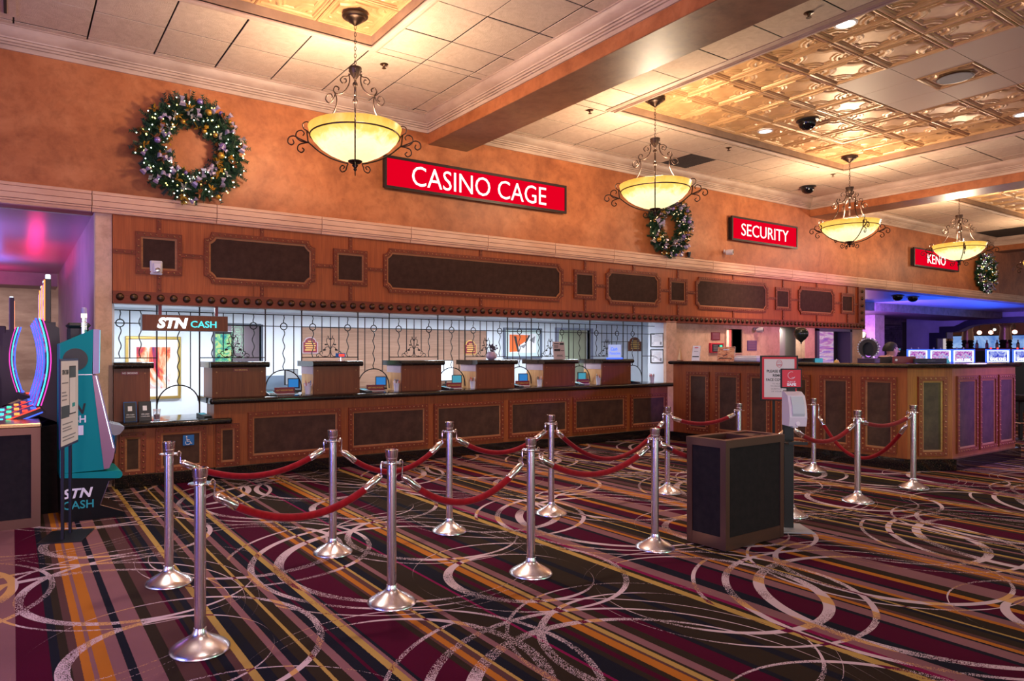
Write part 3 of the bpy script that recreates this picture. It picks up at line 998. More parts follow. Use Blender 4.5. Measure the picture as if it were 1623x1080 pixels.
# ------------------------------------------------------------------ cashier counters
cc = thing('cashier_counter', 'long cherry wood cashier counter front with nailed leather panels under the iron grille', 'counter')
CF = 7.83
MB().box(1.872, 9.30, CF, 8.16, 0.135, 0.832).build('body', M['wood_cnt'], cc)
MB().box(1.872, 9.30, CF-0.03, 8.16, 0, 0.135, 0.006).build('granite_plinth', M['granite'], cc)
for a, b in ((2.243, 3.375), (3.475, 4.604), (4.699, 5.845), (5.938, 7.077), (7.161, 8.306), (8.40, 9.27)):
    panel(cc, (a+b)/2, CF, 0.452, b-a, 0.545, 'rect', M['leather_cnt'])


panel(cc, 2.018, CF, 0.372, 0.255, 0.475, 'rect', M['leather_cnt'])


def bull(y0, y1, z0, z1):
    r = (z1-z0)/2
    zc = (z0+z1)/2
    pts = [(y1, z0), (y1, z1)]
    for i in range(9):
        a = PI/2 + PI*i/8
        pts.append((y0 + r + r*math.cos(a), zc + r*math.sin(a)))
    return pts[::-1]


wt = thing('granite_worktop', 'black speckled granite worktop running along the cashier windows', 'worktop')
MB().prism(bull(7.745, 8.50, 0.832, 0.897), 'x', 1.84, 9.385).build('slab', M['granite'], wt, smooth=35)
MB().lathe([(0.0, 0.832), (0.022, 0.834), (0.033, 0.8645), (0.022, 0.895), (0, 0.897)], 14, (1.845, 7.79, 0)).build('rounded_corner', M['granite'], wt, smooth=40)
lc = thing('low_cashier_counter', 'low accessible cherry counter section at the left end by the pier', 'counter')
MB().box(0.882, 1.868, CF, 8.16, 0.136, 0.612).build('body', M['wood_cnt'], lc)
MB().box(0.882, 1.868, CF-0.03, 8.16, 0, 0.135, 0.006).build('granite_plinth', M['granite'], lc)
panel(lc, 1.05, CF, 0.345, 0.252, 0.455, 'rect', M['leather_cnt'])
panel(lc, 1.53, CF, 0.362, 0.515, 0.47, 'rect', M['leather_cnt'])
lt = thing('low_granite_worktop', 'black granite worktop of the low counter with a rounded right end', 'worktop')
MB().prism(bull(7.745, 8.50, 0.613, 0.678), 'x', 0.885, 1.868).prism(bull(7.745, 7.829, 0.613, 0.678), 'x', 1.868, 2.03).build('slab', M['granite'], lt, smooth=35)
MB().lathe([(0.0, 0.613), (0.022, 0.615), (0.033, 0.6455), (0.022, 0.676), (0, 0.678)], 14, (2.028, 7.79, 0)).build('rounded_corner', M['granite'], lt, smooth=40)

# wheelchair plate
ws = thing('access_plate', 'blue wheelchair access plate on the low counter panel', 'sign', (1.60, CF-0.013, 0.455))
MB().box(-0.058, 0.058, -0.008, 0.0, -0.056, 0.056, 0.002).build('plate', M['blueprint'], ws)
g = MB()
g.tube([(-0.026, -0.010, -0.012), (-0.034, -0.010, -0.024), (-0.028, -0.010, -0.040), (-0.012, -0.010, -0.047), (0.006, -0.010, -0.043), (0.017, -0.010, -0.030)], 0.0035, 5)
g.tube([(-0.020, -0.010, 0.024), (-0.016, -0.010, -0.012), (0.014, -0.010, -0.012), (0.026, -0.010, -0.036), (0.036, -0.010, -0.032)], 0.0045, 5)
g.tube([(-0.018, -0.010, 0.006), (0.010, -0.010, 0.004)], 0.0035, 5)
g.ball((-0.021, -0.010, 0.038), 0.0085, 8, 5)
g.build('wheelchair_symbol', M['whiteprint'], ws)

# ------------------------------------------------------------------ teller dividers
DV = [(0.885, 1.238), (1.88, 2.49), (3.075, 3.683), (4.285, 4.893), (5.480, 6.142), (6.70, 7.322), (7.90, 8.547)]
DL = ['short end divider box beside the pier on the low counter', 'first full divider box from the left, between low and high counter', 'second full divider box with a small red display on top', 'third full divider box, plain on top',
      'fourth full divider box with a glass vase of flowers on top', 'fifth full divider box with a folded notice on top', 'last divider box at the right with a blue lit sign on top']
caps_ = []
for i, (a, b) in enumerate(DV):
    zb = 0.679 if i < 1 else 0.898
    zt = 1.232
    t = thing('teller_divider', 'mahogany ' + DL[i], 'divider', ((a+b)/2, 7.95, zb), 0, 'teller dividers on the counter')
    hw = (b-a)/2
    if True:
        MB().box(-hw, hw, 0, 0.025, 0, zt-zb).build('front', M['wood_dark'], t)
        MB().box(-hw+0.003, hw-0.003, 0.025, 0.42, 0, zt-zb).build('carcass', M['maple'] if i > 1 else M['wood_dark'], t)
        if i > 1:
            MB().box(-hw-0.002, -hw+0.004, 0.03, 0.42, 0.24, zt-zb).build('upper_side', M['violet_paint'], t)
    cp = MB().prism(bull(-0.05, 0.50, zt-zb, zt-zb+0.066), 'x', -hw-0.025 if i else -hw, hw+0.03).build('granite_cap', M['granite'], t, smooth=35)
    sc_ = MB().lathe([(0.009, 0), (0.007, 0.004), (0, 0.005)], 8, (0, 0, 0), 'y').mesh('screw_cap', M['brass'])
    for sx in (-1, 1):
        for z in (0.05, zt-zb-0.05):
            if i == 0 and sx < 0:
                continue
            put('screw_cap', sc_, t, (sx*(hw-0.05), 0, z))
for x, y in ((1.04, 1.185), (2.20, 1.205)):
    t = thing('no_smoking_plate', 'small dark red NO SMOKING plate on the %s divider' % ('left end' if x < 1.5 else 'first full'), 'sign', (x, 7.949, y))
    MB().box(-0.085, 0.085, -0.005, 0, -0.017, 0.017).build('plate', M['maroon'], t)
    shift(text_mb('NO SMOKING', 0.145, 0.019, 0.01, depth=0.002), 0, -0.006).build('lettering', M['goldprint'] if x > 1.5 else M['whiteprint'], t)

# ------------------------------------------------------------------ wrought iron grille
gr = thing('iron_grille', 'black wrought iron teller grille with wavy bars, rings and scrolls', 'grille', (0, 8.2, 0))
GZ0, GZ1, GZM = 1.343, 1.862, 1.722
I = M['iron']
for z in (GZ1, GZM):
    MB().tube([(0.90, 0, z), (9.40, 0, z)], 0.006, 6).build('rail', I, gr)
postm = MB().tube([(0, 0, 0), (0, 0, 1)], 0.0085, 8)
ballm = MB().ball((0, 0, 0), 0.021, 10, 6).mesh('post_finial', I, 60)


def vbar(x, z0, z1, name='bar', r=0.006):
    return MB().tube([(x, 0, z0), (x, 0, z1)], r, 6).build(name, I, gr)


def wavy(x, z0, z1, amp=0.012, per=0.165):
    n = max(8, int((z1-z0)/0.018))
    pts = []
    for i in range(n+1):
        z = z0 + (z1-z0)*i/n
        e = min(1, (z1-z)/0.03, (z-z0)/0.03)
        pts.append((x + amp*e*math.sin(2*PI*(z1-z)/per), 0, z))
    return MB().tube(pts, 0.006, 6).build('wavy_bar', I, gr, smooth=60)


ringm = MB().tube([(0.041*math.cos(2*PI*i/20), 0, 0.041*math.sin(2*PI*i/20)) for i in range(20)], 0.0065, 6, closed=True).mesh('ring', I, 60)


def ring_bar(x, z0):
    wavy(x, GZM+0.041, GZ1, 0.006, 0.12)
    put('ring', ringm, gr, (x, 0, GZM))
    wavy(x, z0, GZM-0.041)


def spline(P, k=6):
    out = []
    for i in range(len(P)-1):
        p0, p1, p2, p3 = P[max(i-1, 0)], P[i], P[i+1], P[min(i+2, len(P)-1)]
        for j in range(k):
            t = j/k
            out.append(tuple(0.5*(2*p1[q] + (p2[q]-p0[q])*t + (2*p0[q]-5*p1[q]+4*p2[q]-p3[q])*t*t + (3*p1[q]-p0[q]-3*p2[q]+p3[q])*t**3) for q in range(2)))
    out.append(tuple(P[-1]))
    return out


def scroll_mesh():
    m = MB()
    S = 1/1260
    cv = [([(2, 120), (22, 160), (55, 168), (85, 150), (98, 122)], 6), ([(8, 85), (30, 30), (75, 10), (125, 12), (165, 40), (180, 72), (165, 92), (140, 85), (132, 65), (145, 52)], 6),
          ([(172, 52), (195, 60), (222, 52), (235, 28), (222, 8), (203, 12), (202, 28)], 6), ([(4, 130), (25, 175), (52, 215), (66, 260), (60, 295), (40, 308), (20, 298), (16, 282)], 6), ([(36, 306), (34, 325), (44, 345)], 7)]
    for pts, r in cv:
        sp = spline(pts, 5)
        for sx in (-1, 1):
            m.tube([(sx*x*S, 0, z*S) for x, z in sp], r*S*0.95, 5)
    for sx in (-1, 1):
        m.ball((sx*76*S, 0, 205*S), 20*S, 8, 5, (1.25, 0.4, 0.6))
        m.ball((sx*100*S, 0, 120*S), 20*S, 8, 5, (1.3, 0.5, 0.8))
        m.ball((sx*118*S, 0, 108*S), 9*S, 6, 4)
        m.ball((sx*90*S, 0, 16*S), 12*S, 6, 4, (1.4, 0.5, 0.8))
    m.ball((0, 0, 295*S), 17*S, 8, 5)
    m.ball((0, 0, 100*S), 15*S, 8, 5, (1, 0.8, 2))
    return m.mesh('scrollwork', I, 60)


scm = scroll_mesh()
posts = [1.345 + 1.2145*k + (0.455 if j else 0) for k in range(7) for j in (0, 1)]
for i, x in enumerate(posts):
    zb = 0.679 if i < 2 else (0.898 if i % 2 == 0 else 1.299)
    if i == 13:
        zb = 0.898
    p = MB().tube([(x, 0, zb), (x, 0, 1.925)], 0.0085, 8).build('post', I, gr)
    put('post_finial', ballm, p, (x, 0, 1.935))
# windows
for k in range(7):
    a, b = posts[2*k], posts[2*k+1]
    cx = (a+b)/2
    r = (b-a)/2
    zs = 1.19 - (0.155 if k == 0 else 0)
    arc = [(cx - r*math.cos(PI*i/24), 0, zs - 0.26 + 0.26*math.sin(PI*i/24)**0.85) for i in range(25)]
    MB().tube(arc, 0.0075, 6).build('arch', I, gr, smooth=60)
    q = zs - 0.26 + 0.26*math.sin(math.acos(0.56))**0.85
    vbar(cx-0.128, q, GZ1)
    vbar(cx+0.128, q, GZ1)
    if k:
        ring_bar(cx, zs)
    else:
        wavy(cx, zs, GZ1)
# sections above the dividers
for k in range(7):
    b = posts[2*k] if k < 7 else 0
    a = posts[2*k-1] if k else 0.885
    MB().tube([(a, 0, GZ0), (b, 0, GZ0)], 0.006, 6).build('rail', I, gr)
    cx = (a+b)/2
    if k == 0:
        ring_bar(0.975, GZ0)
        vbar(1.072, GZ0, GZ1)
        wavy(1.175, GZ0, GZ1)
        continue
    for s_ in (-1, 1):
        ring_bar(cx + s_*0.236, GZ0)
        vbar(cx + s_*0.115, GZ0 + 0.075, GZ1)
    vbar(cx, GZ0, GZ1)
    put('scrollwork', scm, gr, (cx, 0, GZ0))
MB().tube([(posts[13], 0, GZ0), (9.40, 0, GZ0)], 0.006, 6).build('rail', I, gr)

# ------------------------------------------------------------------ hanging sign over the low window
hs = thing('hanging_sign', 'brown box sign with lit STN CASH letters hanging from the header', 'sign', (1.605, 7.95, 1.725))
MB().box(-0.447, 0.447, 0, 0.12, -0.0865, 0.0865).build('box_body', flat('slate_metal', (0.12, 0.14, 0.18), 0.4, 0.5), hs)
MB().box(-0.445, 0.445, -0.006, 0.0, -0.083, 0.083).build('face', M['wood_dark'], hs)
for x in (-0.26, 0.335):
    MB().box(x-0.017, x+0.017, 0.045, 0.075, 0.0865, 0.205).build('hanger', M['maroon'], hs)
letters(shift(text_mb('STN', 0.315, 0.118, 0.045, 0.22, 0.012), -0.142, -0.012, -0.002), M['stn_white'], hs)
letters(shift(text_mb('CASH', 0.275, 0.073, 0.012, 0.0, 0.010), 0.182, -0.011, -0.010), M['stn_cyan'], hs)


# ------------------------------------------------------------------ security desk: tall counter with a chamfered corner
sd = thing('security_counter', 'tall dark wood security counter with narrow nailed leather panels and chamfered corner', 'counter')
SX, SY = 8.95, 3.70
PL = [(SX, 7.42), (SX, 3.975), (9.43, SY), (11.30, SY), (11.30, SY+0.16), (9.50, SY+0.16), (SX+0.16, 4.06), (SX+0.16, 7.42)]


def out(o):
    a = [(SX-o, 7.42 + o), (SX-o, 3.975-o*0.55), (9.43-o*0.3, SY-o), (11.30+max(o, 0)*0.8, SY-o)]
    return a


MB().prism(PL[::-1], 'z', 0.139, 1.216).build('body', M['wood_cnt'], sd)
MB().prism([(x, y) for x, y in (out(0.05) + [(11.34, SY+0.16), (9.5, SY+0.16), (SX+0.16, 4.06), (SX+0.16, 7.42)])][::-1], 'z', 0, 0.139).build('granite_plinth', M['granite'], sd)
for a, b in ((7.151, 6.736), (6.624, 6.201), (6.088, 5.724), (5.62, 5.153), (5.025, 4.62), (4.501, 4.088)):
    panel(sd, SX, (a+b)/2, 0.645, a-b, 0.925, 'rect', M['leather_cnt'], -PI/2).location = (SX, (a+b)/2, 0.645)
ca = math.atan2(SY-3.975, 9.43-SX)
panel(sd, (SX+9.43)/2+0.01, 0, 0.645, 0.355, 0.945, 'rect', M['leather_cnt'], ca).location = ((SX+9.43)/2+0.02, (3.975+SY)/2-0.012, 0.645)
for a, b in ((9.53, 10.10), (10.16, 10.67), (10.73, 11.24)):
    panel(sd, (a+b)/2, SY, 0.655, b-a, 0.93, 'rect', M['leather_cnt'])
st = thing('security_worktop', 'dark granite bar top on the tall security counter, following the chamfered corner', 'worktop')
ring_ = lambda o, i: out(o) + [(11.30+max(o, 0)*0.8, SY+0.70-i), (9.85+i, SY+0.70-i), (9.66-i*0.0+i*0.3, 4.40), (9.62-i, 7.42+o)]
rings = []
for o, z in ((0.035, 1.216), (0.052, 1.224), (0.060, 1.242), (0.052, 1.261), (0.035, 1.269)):
    rings.append([(x, y, z) for x, y in ring_(o, 0)])
m = MB()
for a, b in zip(rings, rings[1:]):
    m.strip(a[::-1], b[::-1])
m.add(rings[-1], [tuple(range(8))])
m.add(rings[0][::-1], [tuple(range(8))])
m.build('slab', M['granite'], st, smooth=35)

# ------------------------------------------------------------------ chandeliers
def make_pendant():
    """base of the thing: canopy on the tin; z measured down from it (origin at z = 4.64)"""
    t = thing('bowl_chandelier', 'amber glass bowl chandelier', 'chandelier', (0, 0, 4.64), 0, 'amber bowl chandeliers')
    L = M['lamp_iron']
    MB().lathe([(0.125, 0.0), (0.125, -0.012), (0.10, -0.020), (0.096, -0.034), (0.070, -0.045), (0.060, -0.062), (0.030, -0.080), (0.014, -0.094), (0, -0.10)], 24, caps=False).build('canopy', L, t, smooth=40)
    ch = MB()
    z = -0.095
    k = 0
    while z > -0.50:
        pts = []
        for i in range(10):
            a = 2*PI*i/10
            u, v_ = 0.0095*math.cos(a), 0.021*math.sin(a)
            pts.append((u, 0, z-0.018+v_) if k % 2 else (0, u, z-0.018+v_))
        ch.tube(pts, 0.003, 5, closed=True)
        z -= 0.034
        k += 1
    ch.build('chain', L, t)
    MB().lathe([(0.0, -0.495), (0.062, -0.50), (0.064, -0.512), (0.056, -0.530), (0.048, -0.565), (0.030, -0.585), (0.022, -0.60), (0.0, -0.605)], 20, caps=False).build('top_cap', L, t, smooth=40)
    st_ = MB().tube([(0, 0, -0.60), (0, 0, -1.40)], 0.011, 8)
    for zz in (-0.66, -0.82):
        st_.ball((0, 0, zz), 0.026, 8, 6)
    st_.build('stem', L, t, smooth=50)
    # glass bowl: rim lip then a shallow basin
    BZ = -1.40
    prof = [(0.0, 0.135), (0.06, 0.138), (0.16, 0.165), (0.26, 0.212), (0.34, 0.266), (0.40, 0.330), (0.425, 0.375), (0.442, 0.432), (0.448, 0.450), (0.442, 0.452), (0.415, 0.380), (0.388, 0.332), (0.33, 0.275), (0.25, 0.222), (0.15, 0.178), (0.0, 0.150)]
    b = MB().lathe(prof, 40, caps=False).build('glass_bowl', M['bowl'], t, (0, 0, BZ-0.135), smooth=60)
    MB().tube([(0.428*math.cos(2*PI*i/40), 0.428*math.sin(2*PI*i/40), BZ+0.235) for i in range(40)], 0.0075, 6, closed=True).build('rim_ring', L, t, smooth=60)
    MB().lathe([(0, -0.075), (0.012, -0.070), (0.018, -0.055), (0.010, -0.045), (0.024, -0.032), (0.030, -0.018), (0.018, -0.008), (0.045, 0.0), (0.066, 0.012), (0.070, 0.022), (0.0, 0.026)], 16, (0, 0, BZ-0.02), caps=False).build('finial', L, t, smooth=45)
    # four scrolled arms (profile in radius and height)
    r2z = lambda P: [(r, zz) for r, zz in P]
    S1 = spline([(0.060, -0.530), (0.045, -0.560), (0.075, -0.585), (0.112, -0.590), (0.140, -0.622), (0.118, -0.655), (0.085, -0.640), (0.090, -0.612), (0.108, -0.615)], 5)
    S2 = spline([(0.060, -0.560), (0.052, -0.625), (0.075, -0.695), (0.125, -0.748), (0.180, -0.755), (0.205, -0.722), (0.185, -0.688), (0.155, -0.700), (0.160, -0.725)], 5)
    S3 = spline([(0.235, -0.815), (0.215, -0.795), (0.228, -0.765), (0.262, -0.775), (0.278, -0.815), (0.252, -0.850), (0.215, -0.830), (0.185, -0.755)], 5)
    S4 = spline([(0.190, -0.755), (0.176, -0.800), (0.178, -0.860), (0.200, -0.930), (0.245, -1.005), (0.305, -1.065), (0.370, -1.095), (0.435, -1.095)], 6)
    S5 = spline([(0.435, -1.090), (0.428, -1.060), (0.455, -1.040), (0.490, -1.060), (0.485, -1.105), (0.450, -1.130), (0.435, -1.150)], 5)
    S6 = spline([(0.492, -1.175), (0.480, -1.150), (0.505, -1.125), (0.545, -1.140), (0.555, -1.185), (0.515, -1.225), (0.445, -1.235)], 5)
    S7 = spline([(0.585, -1.215), (0.575, -1.245), (0.600, -1.265), (0.632, -1.240), (0.620, -1.195), (0.575, -1.180), (0.520, -1.205), (0.440, -1.240)], 5)
    S8 = spline([(0.500, -1.290), (0.480, -1.310), (0.505, -1.335), (0.540, -1.310), (0.530, -1.265), (0.480, -1.245), (0.440, -1.238)], 5)
    S9 = spline([(0.455, -1.130), (0.447, -1.20), (0.438, -1.235), (0.405, -1.265), (0.33, -1.325), (0.23, -1.378), (0.12, -1.412), (0.065, -1.422)], 6)
    S10 = spline([(0.115, -1.475), (0.100, -1.455), (0.125, -1.445), (0.145, -1.475), (0.125, -1.505), (0.090, -1.490), (0.078, -1.450), (0.065, -1.425)], 5)
    am = MB()
    for P_, r in ((S1, 0.006), (S2, 0.007), (S3, 0.0065), (S4, 0.0075), (S5, 0.006), (S6, 0.0065), (S7, 0.0068), (S8, 0.0065), (S9, 0.0075), (S10, 0.0062)):
        am.tube([(q[0], 0, q[1]) for q in P_], r, 5)
    ame = am.mesh('scrolled_arm', L, 60)
    for k in range(4):
        put('scrolled_arm', ame, t, None, (0, 0, k*PI/2))
    return t


PD = [(2.77, 6.08, 65.5, 'nearest amber bowl chandelier, hanging in the left ceiling bay before the CASINO CAGE sign'), (6.914, 6.02, 41, 'second amber bowl chandelier, hanging in front of the middle wreath'),
      (11.654, 6.05, 52, 'third amber bowl chandelier, hanging right of the SECURITY sign near the far beam'), (15.85, 6.1, 30, 'fourth amber bowl chandelier, hanging in front of the KENO sign'), (20.35, 6.05, 20, 'farthest amber bowl chandelier, cut by the right picture edge')]
p0 = None
for x, y, rz, lb in PD:
    if p0 is None:
        p0 = make_pendant()
        p0.location = (x, y, 4.64)
        p0.rotation_euler = (0, 0, math.radians(rz))
        p0['label'] = lb
    else:
        dup(p0, lb, (x, y, 4.64), math.radians(rz))
for i, (x, y, rz, lb) in enumerate(PD):
    point('chandelier_lamp', (x, y, 3.66), 180 if i < 4 else 110, (1.0, 0.77, 0.52), 0.14)

# ------------------------------------------------------------------ stanchions and velvet ropes
def make_stanchion():
    t = thing('stanchion', 'stanchion', 'stanchion', (0, 0, 0), 0, 'steel rope stanchions')
    MB().lathe([(0.0, 0.0), (0.134, 0.0), (0.138, 0.004), (0.137, 0.010), (0.124, 0.022), (0.102, 0.036), (0.080, 0.048), (0.058, 0.060), (0.043, 0.071), (0.033, 0.083), (0.029, 0.104), (0, 0.104)], 44, caps=False).build('dome_base', M['steel_base'], t, smooth=50)
    MB().lathe([(0.0265, 0.10), (0.0265, 0.775)], 24, caps=False).build('pole', M['steel'], t, smooth=60)
    MB().lathe([(0.0265, 0.780), (0.052, 0.780), (0.055, 0.7835), (0.052, 0.787), (0.0265, 0.787)], 28, caps=False).build('ring_collar', M['chrome'], t, smooth=40)
    MB().lathe([(0.026, 0.775), (0.029, 0.790), (0.031, 0.806), (0.031, 0.812), (0.034, 0.815), (0.0365, 0.850), (0.0365, 0.858), (0.030, 0.860), (0.026, 0.852), (0, 0.852)], 28, caps=False).build('cap', M['chrome'], t, smooth=35)
    return t


ST = dict(A=(0.744, 3.379), B=(0.800, 4.46), C=(1.885, 4.51), D=(1.785, 3.43), E=(2.88, 4.56), F=(2.765, 3.41), G=(3.94, 4.58), H=(3.875, 3.375), I=(5.52, 4.65), J=(6.55, 4.56), K=(8.0, 4.57), L=(6.69, 3.40), M=(7.85, 3.43), N=(5.63, 3.42))
SL = dict(A='nearest steel stanchion, at the lower left, front end of the front row', B='steel stanchion behind the nearest one, beside the wheelchair plate, end of the back row', C='second steel stanchion of the back row counted from the left',
          D='second steel stanchion of the front row counted from the left', E='third steel stanchion of the back row, in front of the third wide counter panel', F='third steel stanchion of the front row, right of centre',
          G='fourth steel stanchion of the back row, seen just right of the third front one', H='fourth steel stanchion of the front row, just left of the bin', I='fifth steel stanchion of the back row, behind the bin left corner',
          J='steel stanchion showing only its top above the bin', K='steel stanchion standing close to the security counter, right of the sanitizer', L='steel stanchion before the middle of the security counter, front row', M='last steel stanchion at the right, before the chamfered counter corner',
          N='steel stanchion half hidden behind the sanitizer stand')
s0 = None
for k, (x, y) in ST.items():
    if s0 is None:
        s0 = make_stanchion()
        s0.location = (x, y, 0)
        s0['label'] = SL[k]
    else:
        dup(s0, SL[k], (x, y, 0), R.uniform(0, 6))
RP = [('A', 'D', 0.215), ('D', 'F', 0.26), ('F', 'H', 0.19), ('H', 'N', 0.22), ('N', 'L', 0.17), ('L', 'M', 0.09), ('B', 'C', 0.175), ('C', 'E', 0.25), ('E', 'G', 0.195), ('G', 'I', 0.36), ('I', 'J', 0.105), ('K', 'M', 0.54)]
nm = {k: v for k, v in dict(A='nearest left', B='left back-row', C='second back-row', D='second front-row', E='third back-row', F='third front-row', G='fourth back-row', H='fourth front-row', I='fifth back-row', J='half-hidden', K='security desk', L='right middle', M='last right', N='sanitizer').items()}
for a, b, sag in RP:
    A, B = Vector((*ST[a], 0.783)), Vector((*ST[b], 0.783))
    d = (B-A).normalized()
    L = (B-A).length
    t = thing('velvet_rope', 'red velvet rope between the %s and %s stanchions' % (nm[a], nm[b]), 'rope', (*((A+B)/2).xy, 0.783 - sag), 0, 'red velvet ropes')
    o0 = Vector(t.location)
    i0, i1 = 0.066, L - 0.066
    z = lambda s_: -sag*(1 - ((2*s_/L) - 1)**2) - 0.012
    P3 = lambda s_: A + d*s_ + Vector((0, 0, z(s_))) - o0
    e0 = 0.16 if sag < 0.3 else 0.12
    e1 = L - e0
    pts = [P3(e0 + (e1-e0)*i/28) for i in range(29)]
    MB().tube(pts, 0.0205, 12).build('velvet_cord', M['velvet'], t, smooth=60)
    for s_, q, f in ((i0, e0, A), (i1, e1, B)):
        p, c_ = P3(s_), P3(q + (0.012 if q == e0 else -0.012))
        ax = (c_-p)
        pp = [p + ax*u for u in (0, 0.08, 0.18, 0.95, 1.0)]
        MB().tube(pp, [0.009, 0.017, 0.0215, 0.0235, 0.021], 14).build('ferrule', M['chrome'], t, smooth=40)
        sgn = 1 if f is A else -1
        hk0 = f + d*sgn*0.050 - o0
        hook = [hk0 + Vector((0, 0, -0.014)), hk0 + Vector((0, 0, 0.006)), hk0 + d*sgn*0.008 + Vector((0, 0, 0.014)), hk0 + d*sgn*0.018 + Vector((0, 0, 0.006)), (hk0 + d*sgn*0.020 + p)/2, p]
        MB().tube(hook, 0.0042, 6).build('snap_hook', M['chrome'], t, smooth=60)

# ------------------------------------------------------------------ waste bin with an open top
tb = thing('waste_bin', 'black waste bin with bronze corner trim and two top openings standing among the stanchions', 'bin', (4.19, 3.02, 0), math.radians(1))
W_, D_, H_ = 0.715, 0.325, 0.785
e = 0.045
T = M['bronze_trim']
for sx in (0, W_-e):
    for sy in (0, D_-e):
        MB().box(sx, sx+e, sy, sy+e, 0.012, H_-0.055).build('corner_post', T, tb)
MB().box(e, W_-e, 0.006, 0.03, 0.10, H_-0.055).build('front_panel', M['dark_lam'], tb)
MB().box(0.006, 0.03, e, D_-e, 0.10, H_-0.055).build('side_panel', M['dark_lam'], tb)
MB().box(W_-0.03, W_-0.006, e, D_-e, 0.10, H_-0.055).build('side_panel', M['dark_lam'], tb)
MB().box(e, W_-e, D_-0.03, D_-0.006, 0.10, H_-0.055).build('back_panel', M['dark_lam'], tb)
for (x0, x1, y0, y1) in ((e, W_-e, 0.002, 0.03), (e, W_-e, D_-0.03, D_-0.002), (0.002, 0.03, e, D_-e), (W_-0.03, W_-0.002, e, D_-e)):
    MB().box(x0, x1, y0, y1, 0.012, 0.10).build('bottom_rail', T, tb)
for (x0, x1, y0, y1) in ((-0.004, W_+0.004, -0.004, 0.05), (-0.004, W_+0.004, D_-0.05, D_+0.004), (-0.004, 0.05, 0.05, D_-0.05), (W_-0.05, W_+0.004, 0.05, D_-0.05), (0.40, 0.45, 0.05, D_-0.05)):
    MB().box(x0, x1, y0, y1, H_-0.055, H_).build('top_rail', T, tb)
MB().box(0.45, W_-0.05, 0.05, D_-0.05, H_-0.03, H_-0.012).build('slotted_lid', T, tb)
MB().box(0.49, W_-0.09, D_/2-0.03, D_/2+0.03, H_-0.012, H_-0.008).build('lid_slot', M['black'], tb)
MB().box(0.06, 0.39, 0.06, D_-0.06, 0.10, 0.45).build('liner', M['black'], tb)
for sx in (0.02, W_-0.06):
    for sy in (0.02, D_-0.06):
        MB().box(sx, sx+0.04, sy, sy+0.04, 0, 0.012).build('foot', M['black'], tb)

# ------------------------------------------------------------------ hand sanitizer stand
hd = thing('sanitizer_stand', 'white hand sanitizer dispenser on a black post beside the bin', 'dispenser', (5.20, 3.16, 0), math.radians(-38))
MB().box(-0.13, 0.13, -0.15, 0.15, 0, 0.010, 0.002).build('base_plate', M['grey_pl'], hd)
MB().box(-0.045, 0.025, 0.0, 0.030, 0.010, 1.10).build('post', M['black_metal'], hd)
bd = MB().prism([(-0.145, 0.83), (-0.16, 0.90), (-0.15, 0.98), (-0.115, 1.065), (-0.05, 1.095), (-0.002, 1.095), (-0.002, 0.83)], 'x', -0.065, 0.065)
bd.build('dispenser_body', M['white_pl'], hd)
MB().prism([(-0.150, 0.885), (-0.168, 0.93), (-0.158, 1.0), (-0.126, 1.06), (-0.118, 1.06), (-0.148, 0.99), (-0.152, 0.93)], 'x', -0.045, 0.045).build('sight_window', flat('smoked_clear_plastic', (0.50, 0.56, 0.55), 0.12), hd)
MB().lathe([(0.018, 0), (0.016, 0.006), (0, 0.006)], 14, (0.0, -0.1485, 0.852), 'y').build('push_button', M['paper'], hd)
MB().box(-0.02, 0.02, -0.10, -0.06, 0.815, 0.83).build('nozzle', M['white_pl'], hd)
MB().box(-0.075, 0.065, -0.165, 0.0, 0.690, 0.702, 0.003).box(-0.075, 0.065, -0.168, -0.160, 0.690, 0.712).build('drip_tray', M['black_metal'], hd)
MB().box(-0.03, 0.03, -0.025, 0.0, 1.095, 1.125).build('sign_neck', M['black_metal'], hd)
sn = MB().box(-0.080, 0.080, -0.022, -0.006, 1.12, 1.275, 0.004).build('sign_frame', M['black_metal'], hd)
MB().box(-0.070, 0.070, -0.0235, -0.0215, 1.130, 1.265).build('red_card', M['redprint'], sn)
shift(text_mb('PLAY IT', 0.06, 0.012, 0.01, depth=0.001), -0.0, -0.0245, 1.170).build('lettering', M['whiteprint'], sn)
shift(text_mb('SAFE', 0.07, 0.022, 0.05, depth=0.001), -0.0, -0.0245, 1.149).build('lettering', M['whiteprint'], sn)
MB().tube([(0.028*math.cos(2*PI*i/16) - 0.0, -0.0245, 1.222 + 0.028*math.sin(2*PI*i/16)) for i in range(3, 16)], 0.0016, 5).tube([(0.014, -0.0245, 1.196), (0.0, -0.0245, 1.206), (0.024, -0.0245, 1.204)], 0.0016, 5).build('ribbon_emblem', M['whiteprint'], sn)

